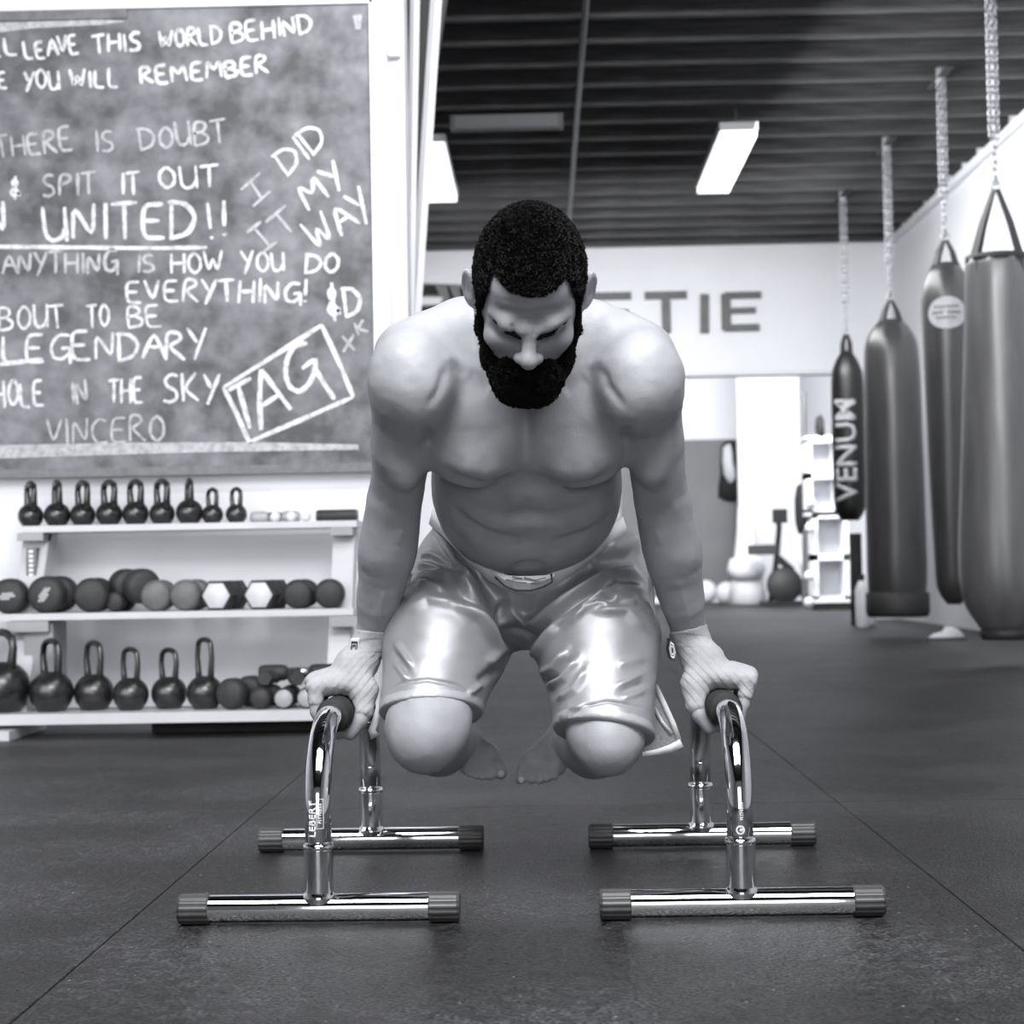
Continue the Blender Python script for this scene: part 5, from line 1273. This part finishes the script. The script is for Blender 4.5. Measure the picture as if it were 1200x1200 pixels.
# hem planes, one per leg
midx = A3(612, 780, 2.9)[0]
def hemd(c, n):
    n = np.array(n, float); n /= np.linalg.norm(n); return (X-c[0])*n[0]+(Y-c[1])*n[1]+(Z-c[2])*n[2]
nl, nr = (0.02, -0.42, -1.0), (-0.15, -0.42, -1.0)
hl = hemd(A3(502, 835, 2.83), nl); hr = hemd(A3(712, 862, 2.83), nr)
St.D = np.maximum(St.D, np.where(X < midx, hl, hr).astype(np.float32))
Vs, Qs = nets(St); Vs = smooth(Vs, Qs, 2)
folds = [
    ([(497, 607), (513, 627), (525, 647), (537, 664), (555, 684), (565, 699)], 4, 0.007), ([(504, 618), (520, 645), (533, 668)], 3.5, -0.004),
    ([(491, 655), (504, 649), (517, 655), (533, 667)], 3, 0.005), ([(489, 668), (497, 661), (513, 667), (533, 677), (549, 693)], 3, 0.0055),
    ([(485, 680), (500, 672), (515, 673), (529, 680)], 2.6, 0.004), ([(484, 687), (500, 683), (511, 689), (524, 695)], 3, 0.004),
    ([(490, 661), (503, 655), (520, 663)], 2, -0.003), ([(487, 674), (500, 667), (520, 671)], 2, -0.003),
    ([(535, 655), (556, 711), (591, 753)], 6, 0.008), ([(548, 655), (580, 700), (591, 735)], 7, -0.006), ([(528, 704), (560, 725), (584, 756), (609, 770)], 5, 0.007),
    ([(540, 700), (570, 722), (598, 758)], 4, -0.005), ([(591, 700), (592, 755)], 3.5, -0.006), ([(462, 750), (483, 784)], 3, 0.003), ([(462, 764), (480, 790)], 3, -0.003), ([(462, 775), (478, 798)], 2.5, 0.0025),
    ([(470, 720), (500, 700), (535, 708)], 5, 0.003), ([(570, 780), (590, 760)], 4, 0.004), ([(560, 800), (585, 782)], 4, -0.004), ([(548, 815), (566, 800)], 3, 0.003),
    ([(595, 716), (612, 728), (630, 731), (665, 704), (707, 676), (735, 671), (759, 686)], 4.5, 0.009), ([(600, 738), (625, 748), (655, 722), (700, 690), (745, 682)], 4.5, -0.007),
    ([(612, 763), (630, 766), (651, 732), (679, 711), (721, 686), (763, 693)], 4, 0.008), ([(645, 745), (665, 722), (700, 703), (748, 700)], 3, -0.004),
    ([(665, 735), (685, 713), (702, 706), (720, 710)], 3, 0.0045), ([(690, 716), (735, 715), (756, 742)], 3.5, 0.004), ([(720, 700), (748, 704)], 4, 0.004),
    ([(720, 640), (745, 632)], 9, 0.006), ([(690, 655), (720, 655), (745, 655)], 6, -0.005), ([(640, 700), (680, 670), (700, 662)], 6, -0.004),
    ([(632, 791), (650, 783), (665, 760)], 3.5, 0.006), ([(640, 806), (661, 795), (679, 770)], 3.5, 0.006), ([(636, 800), (655, 790), (672, 765)], 3, -0.004), ([(650, 822), (672, 808), (690, 780)], 3.5, 0.004),
    ([(721, 805), (756, 788)], 2.5, 0.0025), ([(724, 812), (757, 800)], 2.5, -0.0025), ([(728, 820), (757, 808)], 2.5, 0.002), ([(722, 780), (757, 770)], 4, 0.002),
    ([(600, 745), (605, 780)], 8, -0.010), ([(655, 845), (668, 830), (690, 828)], 3, 0.0025),
    
    # stitched hems
    ([(450, 815), (470, 800), (502, 796), (535, 802), (558, 818)], 1.3, -0.002), ([(668, 842), (685, 828), (712, 822), (755, 830)], 1.3, -0.002),
]
Vs = sculpt(Vs, Qs, [(a_, b_*0.92, c_*1.9) for a_, b_, c_ in folds]); Ns = normals(Vs, Qs)
Vs = Vs+Ns*(vnoise(Vs, 14, 3)*0.0022+vnoise(Vs*np.array([1, 1, 2.0]), 34, 5)*0.0005)[:, None]
C4 = Vs[Qs].mean(1)
dh = np.where(C4[:, 0] < midx, ((C4-np.array(A3(502, 835, 2.83)))@np.array(nl))/np.linalg.norm(nl), ((C4-np.array(A3(712, 862, 2.83)))@np.array(nr))/np.linalg.norm(nr))
ishem = (dh > -0.0145) & (dh < 0.0015)
Vh = Vs+normals(Vs, Qs)*0.0008
shorts = quads_mesh('shorts', Vs-PO, Qs[~ishem], 'satin', person)
for side in (True, False):
    qh = Qs[ishem & ((C4[:, 0] < midx) == side)]; u_, inv = np.unique(qh, return_inverse=True)
    quads_mesh('hem_band', Vh[u_]-PO, inv.reshape(-1, 4), 'satin_hem', shorts)
# waistband: white elastic ring standing a little off the body
def ring_strip(name, loop_lo, loop_hi, m, par, th=0.003):
    V = []; F_ = []; n = len(loop_lo)
    c = np.mean(loop_lo, 0)
    for p, q in zip(loop_lo, loop_hi):
        o = (p-c); o[2] = 0; o /= np.linalg.norm(o)
        V += [p-PO, q-PO, q-PO-o*th, p-PO-o*th]
    for i in range(n):
        a, b = 4*i, 4*((i+1) % n)
        for j in range(4): F_.append((a+j, b+j, b+(j+1) % 4, a+(j+1) % 4))
    return quads_mesh(name, V, F_, m, par)
wc = A3(620, 640, 3.0)
lo_l, hi_l = [], []
for k in range(96):
    a = 2*PI*k/96; cx, sy = math.sin(a), -math.cos(a)   # a=0 front
    x = wc[0]+0.176*cx; y = 3.0+0.118*sy
    # height follows the slanting waist plane
    zpl = float(waist_z(np.array(x), np.array(y)))
    fr = 0.5+0.5*math.cos(a); sc = 1+0.004*math.sin(k*2.6)
    lo_l.append(np.array([wc[0]+0.169*cx, 3.0+0.116*sy, zpl-0.016])); hi_l.append(np.array([wc[0]+0.160*cx*sc, 3.0+0.117*sy*sc, zpl+0.007+0.012*(1-fr)**0.8]))
ring_strip('waistband', lo_l, hi_l, 'satin_white', shorts)
# brand plate at the front of the band
bm = bmesh.new(); top = [(580, 670), (592, 674), (606, 675), (622, 675), (638, 674), (651, 671)]; bot = [(576, 672), (588, 684), (603, 690), (620, 691), (634, 687), (646, 682)]
rows = []
for k, (t_, b_) in enumerate(zip(top, bot)):
    f = abs(k-2.5)/2.5; Yb = 2.832+0.016*f*f
    rows.append([bm.verts.new(Vector(A3(t_[0], t_[1], Yb)-PO)), bm.verts.new(Vector(A3((t_[0]+b_[0])/2, (t_[1]+b_[1])/2, Yb-0.006)-PO)), bm.verts.new(Vector(A3(b_[0], b_[1], Yb+0.002)-PO))])
for r0, r1 in zip(rows, rows[1:]):
    for j in range(2): bm.faces.new((r0[j], r0[j+1], r1[j+1], r1[j]))
f = bmesh.ops.extrude_face_region(bm, geom=list(bm.faces))
for v in [g for g in f['geom'] if isinstance(g, bmesh.types.BMVert)]: v.co.y += 0.012
bmesh.ops.recalc_face_normals(bm, faces=bm.faces); from_bm('waistband_badge', bm, 'satin_white', shorts, smooth=False)
def pline(name, pts, Y, w, m, par, dY=None, th=0.0025):
    """thin cloth ribbon along pixel points; w width px (list or number)"""
    n = len(pts); V = []; F_ = []; ws = w if hasattr(w, '__len__') else [w]*n; Ys = Y if hasattr(Y, '__len__') else [Y]*n
    for i, (x, y) in enumerate(pts):
        x0, y0 = pts[max(i-1, 0)]; x1, y1 = pts[min(i+1, n-1)]; L = math.hypot(x1-x0, y1-y0); nx, ny = -(y1-y0)/L, (x1-x0)/L
        a = A3(x+nx*ws[i]/2, y+ny*ws[i]/2, Ys[i]); b = A3(x-nx*ws[i]/2, y-ny*ws[i]/2, Ys[i])
        V += [a-PO, b-PO, b-PO+np.array([0, th, 0]), a-PO+np.array([0, th, 0])]
    for i in range(n-1):
        for j in range(4): F_.append((4*i+j, 4*i+(j+1) % 4, 4*i+4+(j+1) % 4, 4*i+4+j))
    F_ += [(0, 1, 2, 3), (4*n-4, 4*n-3, 4*n-2, 4*n-1)]
    return quads_mesh(name, V, F_, m, par, smooth=False)
pline('badge_outline', [(580, 676), (592, 687), (606, 692), (622, 692), (636, 688), (647, 682), (646, 672)], [2.838, 2.829, 2.826, 2.826, 2.829, 2.836, 2.838], 2.2, 'decal_dark', shorts)
for pts in ([(593, 679), (605, 682), (617, 683)], [(600, 676), (612, 678)], [(614, 677), (628, 680), (640, 677)], [(622, 684), (634, 683)]):
    pline('badge_print', pts, 2.8255, 1.6, 'mesh_grey', shorts)
# side stripes
pline('side_stripe', [(482, 672), (474, 700), (466, 725), (461, 745), (459, 770), (457, 795), (453, 815), (448, 834)], [2.93, 2.92, 2.90, 2.885, 2.87, 2.855, 2.845, 2.835], [3, 4, 6, 9, 9, 8, 9, 9], 'satin_white', shorts)
pline('side_stripe', [(752, 628), (757, 650), (762, 672), (764, 700), (765, 730), (765, 760), (762, 790), (758, 820), (753, 846)], [2.95, 2.94, 2.93, 2.91, 2.90, 2.88, 2.865, 2.85, 2.835], [3, 4, 5, 6, 7, 9, 12, 15, 17], 'satin_white', shorts)
pline('hem_tail', [(450, 810), (445, 828), (440, 845), (436, 856), (440, 864)], [2.87, 2.87, 2.875, 2.88, 2.885], [7, 8, 8, 9, 12], 'satin_white', shorts)
# slit panel hanging behind the right thigh
def panel(name, pts, Y, m, par, th=0.003, dY=None):
    bm = bmesh.new(); n = len(pts)
    P = [Vector(A3(x, y, Y+(dY[i] if dY else 0))-PO) for i, (x, y) in enumerate(pts)]
    lo = [bm.verts.new(p) for p in P]; hi = [bm.verts.new(p+Vector((0, th, 0))) for p in P]
    bm.faces.new(lo); bm.faces.new(hi[::-1])
    for i in range(n): bm.faces.new((lo[i], hi[i], hi[(i+1) % n], lo[(i+1) % n]))
    bmesh.ops.recalc_face_normals(bm, faces=bm.faces); return from_bm(name, bm, m, par)
panel('slit_panel', [(762, 800), (771, 806), (780, 826), (790, 848), (797, 862), (799, 874), (780, 880), (756, 884), (752, 860), (757, 830)], 2.90, 'mesh_grey', shorts)
pline('panel_trim', [(768, 803), (779, 826), (789, 848), (796, 868)], 2.897, 6, 'satin_white', shorts)
pline('panel_trim', [(766, 828), (776, 846), (787, 860)], 2.897, 4, 'satin_white', shorts)
pline('panel_hem', [(753, 884), (772, 881), (786, 877), (799, 871)], 2.896, [5, 7, 9, 10], 'satin_white', shorts)
# toenails on the big toes
for (x, y) in ((587, 909), (611, 916)):
    bm = bmesh.new(); bmesh.ops.create_uvsphere(bm, u_segments=10, v_segments=6, radius=1)
    c = Vector(A3(x, y-2, 3.0815)-PO)
    for v in bm.verts: v.co = c+Vector((v.co.x*0.006, v.co.y*0.003, v.co.z*0.006))
    from_bm('toenail', bm, 'nail', person, smooth=True)
